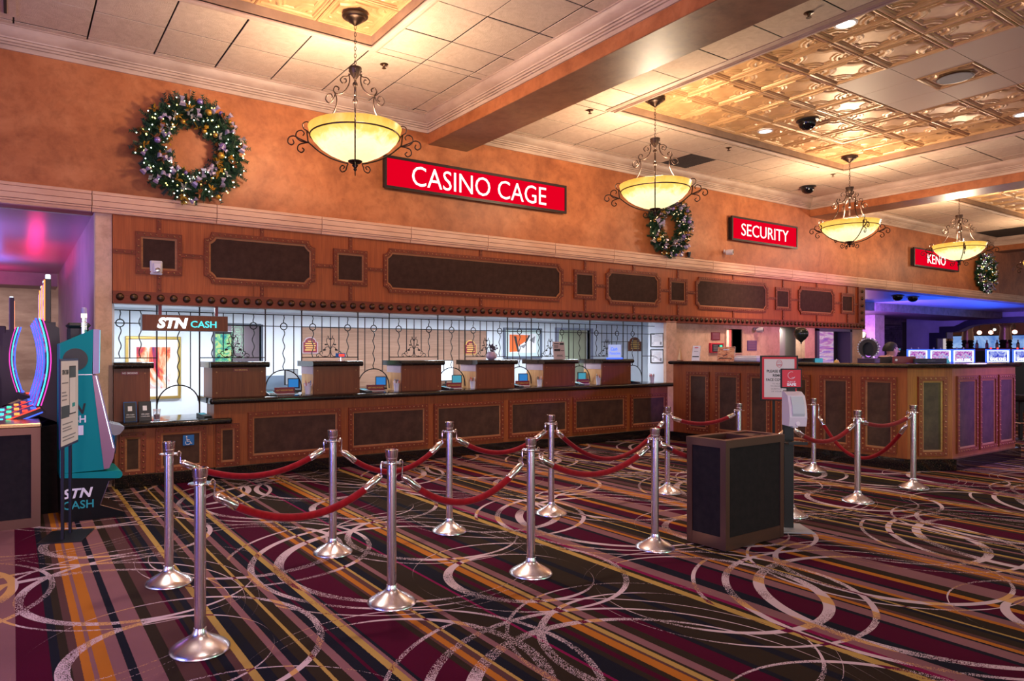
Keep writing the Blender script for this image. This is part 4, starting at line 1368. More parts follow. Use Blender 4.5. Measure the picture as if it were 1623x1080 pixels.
# ------------------------------------------------------------------ face covering notice on a floor stand
ms = thing('notice_stand', 'black floor stand with a red bordered face covering notice behind the sanitizer', 'sign', (8.27, 5.18, 0), math.radians(-44))
MB().box(-0.16, 0.16, -0.13, 0.13, 0, 0.010, 0.002).build('base_plate', M['black_metal'], ms)
MB().box(-0.075, -0.045, 0.0, 0.018, 0.010, 0.80).box(0.045, 0.075, 0.0, 0.018, 0.010, 0.80).build('post', M['black_metal'], ms)
fr = MB().box(-0.225, 0.225, -0.016, 0.010, 0.785, 1.365, 0.003).build('frame', M['black_metal'], ms)
MB().box(-0.205, 0.205, -0.018, -0.015, 0.805, 1.345).build('red_border', M['redprint'], fr)
MB().box(-0.180, 0.180, -0.0195, -0.017, 0.830, 1.320).build('white_card', M['paper'], fr)
for s_, y, w_, h_ in (('PLEASE BRIEFLY', 0.30, 0.034, 1.165), ('REMOVE', 0.155, 0.034, 1.110), ('FACE COVERINGS', 0.315, 0.034, 1.055)):
    shift(text_mb(s_, y, w_, 0.02, depth=0.001), 0, -0.0205, h_).build('lettering', M['ink'], fr)
for s_, wd, zz in (('TO ALLOW US', 0.17, 1.005), ('TO PROPERLY ID', 0.21, 0.972), ('GUESTS AT TIME', 0.20, 0.939), ('OF YOUR VISIT', 0.19, 0.906)):
    shift(text_mb(s_, wd, 0.017, 0.0, depth=0.001), 0, -0.0205, zz).build('lettering', M['greyink'], fr)
hc = [(0.034*math.cos(a), 0.046*math.sin(a)) for a in [2*PI*i/24 for i in range(24)]]
MB().tube([(x, -0.0205, 1.262+z) for x, z in hc], 0.0022, 5, closed=True).tube([(-0.033, -0.0205, 1.258), (-0.012, -0.0205, 1.248), (0.012, -0.0205, 1.248), (0.033, -0.0205, 1.258)], 0.002, 5).tube([(-0.031, -0.0205, 1.242), (0.031, -0.0205, 1.242)], 0.002, 5).tube([(-0.028, -0.0205, 1.278), (0.0, -0.0205, 1.284), (0.028, -0.0205, 1.278)], 0.002, 5).build('masked_face_emblem', M['redprint'], fr)

# ------------------------------------------------------------------ lit wall signs
for nme, txt, x0, x1, t0, t1, lb in (('red_lit_sign', 'CASINO CAGE', 4.011, 7.109, 4.42, 6.71, 'long red lit box sign reading CASINO CAGE on the orange wall'), ('red_lit_sign', 'SECURITY', 11.153, 13.266, 11.45, 12.96, 'red lit box sign reading SECURITY on the orange wall'),
                                    ('red_lit_sign', 'KENO', 18.139, 20.539, 18.84, 19.80, 'red lit box sign reading KENO behind the fourth chandelier')):
    cx, hw = (x0+x1)/2, (x1-x0)/2
    zc, hh = (3.734, 0.212) if txt[0] == 'C' else (3.708, 0.224)
    t = thing(nme, lb, 'sign', (cx, 7.999, zc), 0, 'red lit wall signs')
    MB().box(-hw+0.02, hw-0.02, -0.075, 0.0, -hh+0.02, hh-0.02).build('box_body', M['black_metal'], t)
    fm = MB()
    for (a, b, c_, d_) in ((-hw, hw, hh-0.035, hh), (-hw, hw, -hh, -hh+0.035), (-hw, -hw+0.035, -hh+0.035, hh-0.035), (hw-0.035, hw, -hh+0.035, hh-0.035)):
        fm.box(a, b, -0.095, -0.06, c_, d_)
    fm.build('frame', flat('dark_bronze_frame', (0.03, 0.02, 0.018), 0.4, 0.5), t)
    MB().box(-hw+0.034, hw-0.034, -0.082, -0.074, -hh+0.034, hh-0.034).build('face', M['sign_red'], t)
    letters(shift(text_mb(txt, t1-t0, 0.262 if txt[0] == 'C' else 0.225, -0.004, depth=0.004), (t0+t1)/2-cx, -0.084, 0), M['sign_white'], t)

# ------------------------------------------------------------------ wreaths
def wreath(name, label, x, z, r_out, warm, seed):
    rr = random.Random(seed)
    t = thing(name, label, 'wreath', (x, 7.995, z), 0, 'lit christmas wreaths on the wall')
    rm, rt = r_out*0.70, r_out*0.285
    MB().tube([(rm*math.cos(2*PI*i/30), -0.06, rm*math.sin(2*PI*i/30)) for i in range(30)], 0.05, 6, closed=True).build('wreath_core', M['pine'], t)
    fo = MB()

    def on(a, b, d):
        return Vector(((rm + d*math.cos(b))*math.cos(a), -0.07 - d*math.sin(b)*0.75, (rm + d*math.cos(b))*math.sin(a)))
    for i in range(640):
        a = rr.uniform(0, 2*PI)
        b = rr.uniform(-0.35, PI+0.35)
        p = on(a, b, rt*0.2)
        L = rt*rr.uniform(0.55, 1.12)
        n = (on(a + rr.uniform(-0.5, 0.5), b + rr.uniform(-0.4, 0.4), rt) - p).normalized()
        q = p + n*L
        if q.y > -0.012:
            q.y = -0.012
        side = n.cross(Vector((rr.uniform(-1, 1), rr.uniform(-1, 1), rr.uniform(-1, 1)))).normalized()
        s2 = n.cross(side)
        for k in range(7):
            f = 0.25 + 0.75*k/6
            c_ = p + (q-p)*f
            for s_ in (side, -side, s2, -s2):
                tip = c_ + (s_*0.9 + n*0.6).normalized()*0.033
                fo.add([c_ - n*0.009, c_ + n*0.009, tip], [(0, 1, 2)])
    stuff(fo.build('pine_foliage', M['pine'], t))
    rib = [M['ribbon'], M['ribbon'], M['gold_leaf'], M['copper_leaf'], M['silver_leaf']]
    k = 0
    for i in range(92):
        a = 2*PI*i/92 + rr.uniform(-0.08, 0.08)
        b = rr.uniform(0.35, PI-0.25)
        p = on(a, b, rt*rr.uniform(0.9, 1.1))
        kind = rr.random()
        m_ = MB()
        if kind < 0.36:    # ribbon loop
            s_ = rr.uniform(0.04, 0.068)
            ax = Vector((rr.uniform(-1, 1), rr.uniform(-0.4, 0.4), rr.uniform(-1, 1))).normalized()
            up = ax.cross(Vector((0, -1, 0.2))).normalized()
            for sg in (-1, 1):
                A = [p + ax*sg*s_*f + Vector((0, -1, 0))*s_*0.8*math.sin(PI*f) + up*s_*0.55*(1 if e_ else -1)*(0.35+f*0.65) for e_ in (0, 1) for f in (0, 0.35, 0.7, 1.0)]
                m_.add(A, [(j, j+1, j+5, j+4) for j in range(3)])
            m_.build('ribbon_bow', M['ribbon'], t)
        elif kind < 0.52:
            m_.ball(p, rr.uniform(0.024, 0.042), 10, 7).build('bauble', M['bauble'] if rr.random() < 0.6 else M['gold_leaf'], t, smooth=70)
        else:
            mt = rr.choice([M['gold_leaf'], M['gold_leaf'], M['copper_leaf'], M['silver_leaf']])
            for j in range(6):
                n = Vector((rr.uniform(-1, 1), rr.uniform(-1, 0.1), rr.uniform(-1, 1))).normalized()
                sd_ = n.orthogonal().normalized()
                l = rr.uniform(0.045, 0.085)
                m_.add([p, p + n*l*0.5 + sd_*0.02, p + n*l, p + n*l*0.5 - sd_*0.02], [(0, 1, 2, 3)])
            m_.build('glitter_spray', mt, t)
    li = MB()
    for i in range(95 if not warm else 60):
        a = rr.uniform(0, 2*PI)
        b = rr.uniform(0.15, PI-0.1)
        p = on(a, b, rt*rr.uniform(0.8, 1.05))
        li.ball(p, 0.0072, 6, 4)
    stuff(li.build('fairy_lights', M['fairy_warm'] if warm else M['fairy'], t))
    lg = MB()
    for i in range(45):
        a = rr.uniform(0, 2*PI)
        lg.ball(on(a, rr.uniform(0.3, PI-0.3), rt*rr.uniform(0.8, 1.0)), 0.008, 6, 4)
    stuff(lg.build('fairy_lights', M['fairy_warm'] if warm else M['fairy_gold'], t))
    MB().tube([(0, -0.01, r_out*0.9), (0, -0.008, r_out*1.12)], 0.0025, 5).ball((0, -0.012, r_out*1.13), 0.012, 6, 5).build('hanging_wire', M['chrome'], t)
    return t


M['fairy_gold'] = glow('fairy_light_gold', (1.0, 0.85, 0.25), 3.5)
M['pine'] = mottled('pine_green', (0.008, 0.028, 0.012), (0.02, 0.075, 0.03), 20, 0.6)
M['ribbon'] = flat('silver_lilac_ribbon', (0.42, 0.36, 0.52), 0.3, 0.4)
M['bauble'] = flat('violet_bauble', (0.26, 0.17, 0.42), 0.2, 0.5)
M['gold_leaf'] = flat('gold_glitter', (0.55, 0.30, 0.04), 0.35, 0.6)
M['copper_leaf'] = flat('copper_glitter', (0.34, 0.13, 0.05), 0.4, 0.6)
M['silver_leaf'] = flat('silver_glitter', (0.55, 0.53, 0.58), 0.3, 0.7)
wreath('wreath', 'large green wreath with cool white lights on the left orange wall', 1.655, 3.625, 0.60, False, 3)
wreath('wreath', 'wreath with copper and silver trim and warm lights behind the second chandelier', 9.44, 3.55, 0.54, True, 5)
wreath('wreath', 'small looking far wreath with cool lights right of the KENO sign', 22.15, 3.55, 0.56, False, 8)


# ------------------------------------------------------------------ teal self service kiosk, seen from its side
kk = thing('cash_kiosk', 'tall teal and black STN CASH kiosk standing before the left pier', 'kiosk', (0, 6.5, 0))
KD = 0.46
teal = [(0.327, 0.405), (0.651, 0.41), (0.561, 1.217), (0.571, 1.599), (0.327, 1.475)]
MB().prism(teal, 'y', 0, KD).build('side_panel', M['teal'], kk)
MB().box(0.327, 0.565, -0.002, 0.0, 1.215, 1.220).build('panel_seam', M['silver_leaf'], kk)
lil = flat('lilac_silver_edge', (0.36, 0.32, 0.50), 0.4, 0.1, spec=0.2)
MB().prism([(0.571, 1.599), (0.620, 1.596), (0.614, 1.226), (0.566, 1.220)], 'y', -0.002, KD).build('upper_screen_edge', lil, kk)
MB().prism([(0.620, 1.594), (0.624, 1.592), (0.618, 1.23), (0.614, 1.23)], 'y', 0.02, KD-0.02).build('upper_screen', M['neon_cyan'], kk)
MB().prism([(0.563, 1.212), (0.600, 1.212), (0.735, 0.580), (0.722, 0.50), (0.690, 0.42), (0.651, 0.415)], 'y', -0.002, KD).build('lower_screen_edge', flat('mauve_silver_edge', (0.30, 0.17, 0.24), 0.35, 0.4, spec=0.2), kk)
MB().prism([(0.600, 1.21), (0.604, 1.21), (0.738, 0.585), (0.735, 0.58)], 'y', 0.02, KD-0.02).build('lower_screen', M['screen_blue'], kk)
MB().tube([(0.590, -0.004, 1.205), (0.722, -0.004, 0.590)], 0.003, 6).build('edge_light', M['neon_white'], kk)
MB().prism([(0.690, 0.800), (0.812, 0.765), (0.808, 0.740), (0.775, 0.700), (0.730, 0.690), (0.706, 0.715)], 'y', 0.03, KD-0.03).build('keyboard_shelf', flat('smoked_chrome', (0.20, 0.18, 0.20), 0.25, 1.0), kk)
MB().prism([(0.745, 0.69), (0.762, 0.69), (0.752, 0.52), (0.735, 0.55)], 'y', 0.1, KD-0.1).build('reader', M['black'], kk)
nose = [(0.327, 0.372)] + [(0.762 + 0.030*math.cos(a), 0.362 + 0.032*math.sin(a)) for a in [-PI/2 + PI*i/10 for i in range(11)]] + [(0.327, 0.405)]
MB().prism(nose, 'y', -0.01, KD+0.01).build('teal_deck', M['teal'], kk, smooth=40)
MB().prism([(0.327, 0.37), (0.76, 0.330), (0.690, 0.312), (0.622, 0.120), (0.80, 0.040), (0.80, 0.0), (0.336, 0.0)], 'y', -0.004, KD).build('black_base', flat('gloss_black', (0.006, 0.006, 0.007), 0.3, spec=0.2), kk)
MB().tube([(0.690, -0.007, 0.312), (0.622, -0.007, 0.118), (0.80, -0.007, 0.042)], 0.004, 5).build('base_edge_strip', M['bronze_trim'], kk)
shift(text_mb('STN', 0.225, 0.082, 0.03, 0.25, 0.002), 0.455, -0.006, 0.235).build('lettering', M['whiteprint'], kk)
shift(text_mb('CASH', 0.225, 0.068, 0.012, 0.0, 0.002), 0.46, -0.006, 0.138).build('lettering', M['tealprint'], kk)
shift(text_mb('STN', 0.20, 0.090, 0.03, 0.25, 0.002), 0.415, -0.001, 0.935).build('lettering', M['ink'], kk)
shift(text_mb('CASH', 0.19, 0.062, 0.02, 0.0, 0.002), 0.42, -0.001, 0.848).build('lettering', M['whiteprint'], kk)
MB().lathe([(0.092, 0), (0.092, 0.003), (0, 0.003)], 32, (0.438, 0.0, 1.345), 'y').build('round_emblem', M['black'], kk)
MB().box(0.435, 0.497, -0.002, 0.0, 0.715, 0.795).build('white_sticker', M['whiteprint'], kk)
MB().box(0.40, 0.56, 0.26, KD-0.02, 1.50, 1.63, 0.02).box(0.39, 0.575, 0.24, KD, 1.615, 1.66, 0.02).build('rear_machine_hood', M['black'], kk)  # hood of another machine behind, added as a kiosk part
tl = MB().lathe([(0.022, 1.50), (0.022, 1.625), (0.024, 1.63), (0.024, 1.66), (0.020, 1.665), (0.020, 1.70)], 16, (0.515, 0.18, 0)).build('tower_lamp_pole', M['chrome'], kk)
MB().lathe([(0.023, 1.625), (0.023, 1.650)], 16, (0.515, 0.18, 0)).build('lamp_segment', M['lamp_white'], tl)
MB().lathe([(0.023, 1.70), (0.023, 1.735)], 16, (0.515, 0.18, 0)).build('lamp_segment', M['lamp_white'], tl)
MB().lathe([(0.0215, 1.735), (0.022, 1.78), (0.012, 1.79), (0, 1.79)], 16, (0.515, 0.18, 0)).build('lamp_segment', lil, tl)

# ------------------------------------------------------------------ poster stand in front of the kiosk
ps = thing('poster_stand', 'black two-pole floor stand holding a white poster in front of the teal kiosk', 'sign', (0.345, 6.0, 0), math.atan2(0.452, 0.147))
# local x runs along the poster (towards the wall), local -y faces the queue
MB().box(-0.19, 0.19, -0.15, 0.15, 0, 0.008, 0.002).build('base_plate', M['black_metal'], ps)
for x in (-0.10, 0.10):
    MB().box(x-0.012, x+0.012, -0.01, 0.01, 0.008, 0.82).build('pole', M['black_metal'], ps)
fr = MB().box(-0.240, 0.240, -0.022, -0.0105, 0.692, 1.355, 0.003).build('frame', flat('blue_black_frame', (0.02, 0.03, 0.10), 0.3, 0.4), ps)
MB().box(-0.222, 0.222, -0.024, -0.0215, 0.712, 1.338).build('poster_sheet', M['paper'], fr)
MB().box(-0.02, 0.155, -0.0255, -0.0235, 0.93, 1.30, 0.001).build('phone_picture', M['ink'], fr)
MB().box(-0.012, 0.147, -0.0265, -0.0250, 0.94, 1.21).build('phone_screen', M['whiteprint'], fr)
MB().box(-0.012, 0.147, -0.0265, -0.0250, 1.212, 1.292).build('phone_header', flat('dark_slate_print', (0.05, 0.075, 0.085), 0.5), fr)
MB().box(-0.222, -0.02, -0.0250, -0.0235, 0.915, 1.005).build('dark_band', bpy.data.materials['dark_slate_print'], fr)
MB().box(0.05, 0.125, -0.0275, -0.0262, 0.985, 1.015).build('teal_button', M['tealprint'], fr)
shift(text_mb('STN CASH', 0.16, 0.036, 0.03, depth=0.001), -0.12, -0.0250, 1.255).build('lettering', M['ink'], fr)
li = MB()
for z, w_ in ((1.17, 0.16), (1.10, 0.10), (1.075, 0.13), (1.045, 0.12)):
    li.box(-0.205, -0.205+w_, -0.0250, -0.0236, z, z+0.010)
for z, w_ in ((0.865, 0.26), (0.835, 0.22), (0.815, 0.24), (0.77, 0.34), (0.745, 0.30)):
    li.box(-0.19, -0.19+w_, -0.0250, -0.0236, z, z+0.009)
stuff(li.build('text_lines', M['greyink'], fr))

# ------------------------------------------------------------------ slot machines and end cabinet at the left edge
ec = thing('end_cabinet', 'black cabinet with brushed bronze frame cut by the left picture edge', 'cabinet', (-0.35, 6.47, 0))
MB().box(-0.55, 0.52, 0.012, 0.44, 0.04, 0.79).build('body', M['dark_lam'], ec)
for x0, x1 in ((0.475, 0.54), (-0.55, -0.50)):
    MB().box(x0, x1, 0.0, 0.45, 0.0, 0.80).build('frame_post', M['bronze_trim'], ec)
MB().box(-0.55, 0.475, 0.002, 0.03, 0.0, 0.075).build('bottom_rail', M['bronze_trim'], ec)
MB().box(-0.55, 0.475, 0.002, 0.03, 0.745, 0.80).build('top_rail', M['bronze_trim'], ec)
MB().box(-0.55, 0.545, -0.005, 0.455, 0.80, 0.835, 0.008).build('metal_top', flat('brass_top', (0.55, 0.36, 0.18), 0.25, 0.9), ec)


def make_slot():
    t = thing('slot_machine', 'slot', 'slot machine', (0, 0, 0), 0, 'slot machines beside the pier')
    Wd = 0.58
    MB().prism([(-0.13, 0), (0.355, 0), (0.355, 0.78), (-0.10, 0.70)], 'y', 0, Wd).build('base_cabinet', M['dark_lam'], t)
    dk = MB().prism([(-0.14, 0.80), (0.20, 0.93), (0.24, 0.88), (-0.12, 0.72)], 'y', 0.01, Wd-0.01).build('button_deck', M['black'], t)
    for k, c in enumerate(('neon_cyan', 'neon_green', 'neon_orange', 'neon_red', 'neon_blue')):
        MB().box(-0.11 + 0.06*k, -0.07 + 0.06*k, -0.004 + 0.0, 0.0 + 0.10, 0.822 + 0.023*k, 0.836 + 0.023*k).build('lit_button', M[c], dk)
    MB().tube([(-0.142, 0.004, 0.79), (0.20, 0.004, 0.925)], 0.006, 6).build('deck_light', M['neon_red'], dk)
    MB().tube([(-0.13, 0.004, 0.745), (0.22, 0.004, 0.885)], 0.006, 6).build('deck_light', M['neon_blue'], dk)
    cur = [(0.155 + 0.075*math.sin(PI*(i/12)*0.95), 0.94 + 0.76*i/12) for i in range(13)]
    fr_ = cur + [(x+0.022, z) for x, z in cur[::-1]]
    MB().prism(fr_, 'y', 0.02, Wd-0.02).build('curved_screen', M['slot_screen'], t)
    bk = [(x+0.024, z) for x, z in cur] + [(0.345, 1.62), (0.36, 1.3), (0.355, 0.78), (0.20, 0.85)]
    MB().prism(bk, 'y', 0.03, Wd-0.03).build('screen_housing', M['black'], t)
    for y in (0.014, Wd-0.014):
        for off, c, r in ((0.0, 'neon_blue', 0.008), (0.028, 'neon_cyan', 0.006), (0.052, 'neon_pink', 0.005)):
            MB().tube([(x+off, y, z) for x, z in cur], r, 6).build('edge_light', M[c], t)
    MB().box(0.235, 0.285, 0.05, Wd-0.05, 1.66, 2.05, 0.006).build('topper', M['black'], t)
    MB().box(0.2335, 0.236, 0.07, Wd-0.07, 1.70, 2.02).build('topper_screen', M['top_screen'], t)
    MB().tube([(0.234, 0.048, 1.68), (0.234, 0.048, 2.04)], 0.006, 6).build('topper_light', M['neon_orange'], t)
    MB().lathe([(0.02, 2.05), (0.02, 2.085), (0.015, 2.09), (0, 2.09)], 14, (0.262, 0.09, 0)).build('tower_lamp', M['neon_white'], t)
    MB().box(0.24, 0.32, 0.05, Wd-0.05, 1.60, 1.67).build('topper_bracket', M['black'], t)
    return t


m1 = make_slot()
m1.location = (0.0, 6.95, 0)
m1['label'] = 'slot machine with glowing curved screen, the nearest of the bank at the left edge'
dup(m1, 'slot machine with glowing curved screen, second of the bank behind the nearest one', (0.0, 7.58, 0))
dup(m1, 'slot machine with glowing curved screen, deepest of the bank under the violet soffit', (0.0, 8.21, 0))
# facing bank further left under the low soffit
m2 = dup(m1, 'dark backed slot machine facing the bank, under the violet soffit at the left edge', (0.25, 10.1, 0), PI)
fs = thing('game_cabinet', 'dark flat game cabinet with a blank screen far back at the left edge', 'cabinet', (-0.42, 11.6, 0))
MB().box(-0.35, 0.34, 0, 0.3, 0, 1.78, 0.01).build('body', M['black'], fs)
MB().box(-0.30, 0.29, -0.006, 0.002, 1.05, 1.50).build('screen', flat('dim_screen', (0.05, 0.04, 0.06), 0.15), fs)
MB().box(-0.30, 0.05, -0.006, 0.002, 1.60, 1.64).build('lit_strip', glow('dull_red_strip', (0.55, 0.12, 0.12), 0.8), fs)

# ------------------------------------------------------------------ things on the cashier counters
def holder(x, y, tl_, blue):
    t = thing('brochure_holder', 'black STN CASH leaflet holder on the low counter, %s one' % tl_, 'holder', (x, y, 0.679), 0, 'leaflet holders on the low counter')
    MB().prism([(0.0, 0.0), (0.055, 0.205), (0.062, 0.205), (0.02, 0.012), (0.07, 0.012), (0.07, 0.0)], 'x', -0.062, 0.062).build('acrylic_back', M['black'] if not blue else M['blueprint'], t)
    c = MB().prism([(-0.004, 0.004), (0.050, 0.200), (0.054, 0.199), (0.0, 0.003)], 'x', -0.056, 0.056).build('leaflet', flat('slate_leaflet', (0.05, 0.055, 0.06), 0.25), t)
    an = math.atan2(0.054, 0.196)
    L = shift(text_mb('STN CASH', 0.075, 0.014, 0.01, depth=0.001), 0, -0.002, 0.075)
    L.merge(shift(text_mb('CARDLESS', 0.085, 0.010, 0.01, depth=0.001), 0, -0.002, 0.052))
    L.box(-0.022, 0.018, -0.003, -0.001, 0.115, 0.165)
    L.v = [(x_, y_*math.cos(an) + z_*math.sin(an)-0.004, z_*math.cos(an) - y_*math.sin(an)) for x_, y_, z_ in L.v]
    L.build('leaflet_print', M['whiteprint'], c)


holder(1.035, 7.86, 'left', True)
holder(1.18, 7.87, 'right', False)
cu = thing('tip_cup', 'clear plastic cup on the low counter beside the leaflet holders', 'cup', (1.30, 7.93, 0.679))
MB().lathe([(0.0, 0), (0.030, 0), (0.040, 0.115), (0.043, 0.118), (0.038, 0.118), (0.028, 0.006), (0, 0.006)], 18, caps=False).build('cup_body', M['acrylic'], cu, smooth=50)
MB().lathe([(0.0, 0.007), (0.026, 0.007), (0.030, 0.06), (0, 0.06)], 14, caps=False).build('contents', M['maroon'], cu)


def keypad(x, y, z, lb):
    t = thing('card_terminal', lb, 'card reader', (x, y, z), R.uniform(-0.3, 0.3), 'card terminals at the windows')
    MB().prism([(-0.09, 0.0), (0.09, 0.0), (0.09, 0.045), (-0.09, 0.018)], 'x', -0.045, 0.045).build('body', M['black'], t)
    MB().prism([(0.0, 0.0318), (0.075, 0.0428), (0.075, 0.0445), (0.0, 0.0335)], 'x', -0.032, 0.032).build('screen', M['screen_cyan'], t)
    kb = MB()
    for i in range(3):
        for j in range(4):
            yy = -0.075 + j*0.019
            kb.box(-0.030 + i*0.022, -0.014 + i*0.022, yy, yy+0.013, 0.018, 0.0245 + j*0.003)
    kb.build('keys', M['grey_pl'], t)


def plate(x, y, lb):
    t = thing('window_plate', lb, 'sign', (x, y, 0.898), -0.08, 'next window plates on the counter')
    MB().box(-0.125, 0.125, -0.03, 0.03, 0, 0.012, 0.003).build('foot', M['white_pl'], t)
    MB().box(-0.12, 0.12, -0.012, 0.0, 0.012, 0.085).build('red_plate', M['maroon'], t)
    shift(text_mb('NEXT WINDOW PLEASE', 0.205, 0.020, 0.008, depth=0.001), 0, -0.0135, 0.050).build('lettering', M['goldprint'], t)


def pencup(x, y, lb):
    t = thing('pen_cup', lb, 'cup', (x, y, 0.898), R.uniform(0, 6), 'pen cups on the counter')
    MB().lathe([(0.0, 0), (0.032, 0), (0.042, 0.10), (0.045, 0.103), (0.040, 0.103), (0.030, 0.006), (0, 0.006)], 16, caps=False).build('cup_body', M['whiteprint'], t, smooth=50)
    for k in range(5):
        a = 2*PI*k/5 + 0.4
        MB().tube([(0.012*math.cos(a), 0.012*math.sin(a), 0.02), (0.034*math.cos(a), 0.034*math.sin(a), R.uniform(0.135, 0.165))], 0.0045, 6).build('pen', M[R.choice(['black', 'redprint', 'whiteprint', 'blueprint'])], t)
    pa = MB()
    for k in range(4):
        a = 2*PI*k/4
        pa.add([(0.02*math.cos(a)-0.01, 0.02*math.sin(a), 0.06), (0.02*math.cos(a)+0.02, 0.02*math.sin(a), 0.06), (0.035*math.cos(a)+0.02, 0.035*math.sin(a)+0.01, 0.135), (0.035*math.cos(a)-0.015, 0.035*math.sin(a)+0.01, 0.125)], [(0, 1, 2, 3)])
    pa.build('paper_slips', M['paper'], t)


def monitor(x, y, z, lb, rz=-0.5, m_='screen_blue', w_=0.15, h_=0.125):
    t = thing('teller_monitor', lb, 'monitor', (x, y, z), rz, 'small monitors at the windows')
    MB().lathe([(0.06, 0), (0.06, 0.008), (0.018, 0.014), (0.014, 0.07), (0, 0.07)], 16).build('stand', M['black'], t)
    MB().box(-w_/2, w_/2, -0.012, 0.018, 0.06, 0.06+h_, 0.004).build('housing', M['black'], t)
    MB().box(-w_/2+0.012, w_/2-0.012, -0.0135, -0.0115, 0.072, 0.048+h_).build('screen', M[m_], t)


keypad(1.80, 7.98, 0.679, 'black card terminal on the low counter at the foot of a grille post')
ordi = ['first', 'second', 'third', 'fourth', 'fifth', 'last']
for k in range(1, 7):
    a = posts[2*k]
    o_ = ordi[k-1]
    keypad(a - 0.0 + 0.0 if k == 6 else a - 0.005, 7.96, 0.898, 'black card terminal on the granite worktop at the %s high window from the left' % o_)
    if k < 6:
        plate(a + 0.20, 8.10, 'red NEXT WINDOW PLEASE plate at the %s high window from the left' % o_)
        monitor(a + 0.40, 8.33, 0.898, 'small lit monitor at the %s high window from the left' % o_, -0.75 + 0.08*k, 'screen_blue' if k in (1, 2, 4) else 'screen_cyan')
    pencup(a + (0.47 if k < 6 else 0.50), 8.02, 'white pen cup with paper slips at the %s high window from the left' % o_)

# on the divider caps
rd = thing('display_sign', 'small blue framed red message display on the second full divider', 'display', (3.47, 8.05, 1.299))
MB().lathe([(0.03, 0), (0.03, 0.006), (0.008, 0.010), (0.008, 0.05), (0, 0.05)], 14).build('stand', M['chrome'], rd)
MB().box(-0.065, 0.065, -0.012, 0.015, 0.045, 0.095, 0.004).build('housing', M['blueprint'], rd)
MB().box(-0.030, 0.045, -0.014, -0.0115, 0.055, 0.085).build('screen', M['neon_red'], rd)
va = thing('flower_vase', 'round glass vase of dried flowers on the fourth full divider', 'vase', (5.80, 8.05, 1.299))
MB().lathe([(0.0, 0), (0.04, 0), (0.075, 0.03), (0.08, 0.06), (0.055, 0.105), (0.05, 0.115), (0.045, 0.105), (0.07, 0.06), (0.035, 0.008), (0, 0.008)], 20, caps=False).build('bowl', flat('smoky_pink_glass', (0.38, 0.26, 0.33), 0.1), va, smooth=60)
fl = MB()
for k in range(26):
    a, b = R.uniform(0, 6.28), R.uniform(0.02, 0.085)
    fl.tube([(0.02*math.cos(a), 0.02*math.sin(a), 0.09), (b*math.cos(a), b*math.sin(a), R.uniform(0.15, 0.21))], 0.002, 4)
    fl.ball((b*math.cos(a), b*math.sin(a), R.uniform(0.15, 0.22)), 0.014, 6, 4)
stuff(fl.build('flowers', flat('dried_flower', (0.05, 0.03, 0.05), 0.7), va))
nt = thing('notice_board', 'grey printed notice card standing on the fifth full divider', 'sign', (7.08, 8.03, 1.299))
MB().prism([(0.0, 0.0), (0.03, 0.27), (0.036, 0.27), (0.008, 0.006), (0.09, 0.006), (0.09, 0.0)], 'x', -0.115, 0.115).build('card', flat('pinkish_card', (0.46, 0.36, 0.36), 0.6), nt)
pk = MB()
for z, x0, x1, h_ in ((0.235, -0.095, 0.0, 0.014), (0.225, 0.02, 0.10, 0.03), (0.20, -0.095, -0.01, 0.01), (0.18, -0.095, -0.02, 0.008), (0.125, -0.10, 0.02, 0.035), (0.06, -0.05, 0.06, 0.008), (0.04, -0.06, 0.07, 0.006), (0.13, 0.03, 0.10, 0.01)):
    yy = 0.03*z/0.27 - 0.003
    pk.box(x0, x1, yy, yy+0.002, z, z+h_)
stuff(pk.build('printed_blocks', M['ink'], nt))
bs = thing('edge_lit_sign', 'clear edge lit sign with blue glow reading Cash Transactions on the last divider', 'sign', (8.26, 8.03, 1.299))
MB().box(-0.16, 0.16, -0.03, 0.03, 0, 0.022, 0.004).build('base', M['neon_blue'], bs)
MB().box(-0.145, 0.145, -0.004, 0.004, 0.022, 0.235, 0.002).build('acrylic_sheet', glow('lit_acrylic', (0.42, 0.46, 0.78), 0.9), bs)
shift(text_mb('Cash', 0.15, 0.055, 0.02, 0.2, depth=0.001), -0.02, -0.0055, 0.165).build('lettering', M['neon_blue'], bs)
shift(text_mb('Transactions', 0.25, 0.045, 0.01, 0.2, depth=0.001), 0, -0.0055, 0.095).build('lettering', M['neon_blue'], bs)

# ------------------------------------------------------------------ on the walls of the teller room
pa_ = thing('framed_painting', 'gold framed abstract red painting on the left back wall of the teller room', 'picture', (1.66, CB, 1.19))
for x0, x1, z0, z1 in ((-0.36, 0.36, 0.40, 0.44), (-0.36, 0.36, -0.44, -0.40), (-0.36, -0.32, -0.40, 0.40), (0.32, 0.36, -0.40, 0.40)):
    MB().box(x0, x1, -0.045, -0.0, z0, z1, 0.006).build('frame_rail', M['gold_frame'], pa_)
MB().box(-0.32, 0.32, -0.02, -0.001, -0.40, 0.40).build('mat_board', M['whiteprint'], pa_)
MB().box(-0.22, 0.22, -0.023, -0.019, -0.29, 0.29).build('painting', M['abstract'], pa_)
op = thing('framed_print', 'dark framed print with orange shapes on the white wall left of the doorway', 'picture', (8.22, CB, 1.585))
for x0, x1, z0, z1 in ((-0.46, 0.46, 0.25, 0.29), (-0.46, 0.46, -0.29, -0.25), (-0.46, -0.42, -0.25, 0.25), (0.42, 0.46, -0.25, 0.25)):
    MB().box(x0, x1, -0.05, 0, z0, z1, 0.005).build('frame_rail', flat('steel_blue_frame', (0.10, 0.12, 0.17), 0.4), op)
MB().box(-0.42, 0.42, -0.02, -0.001, -0.25, 0.25).build('mat_board', flat('pale_green_mat', (0.55, 0.66, 0.64), 0.6), op)
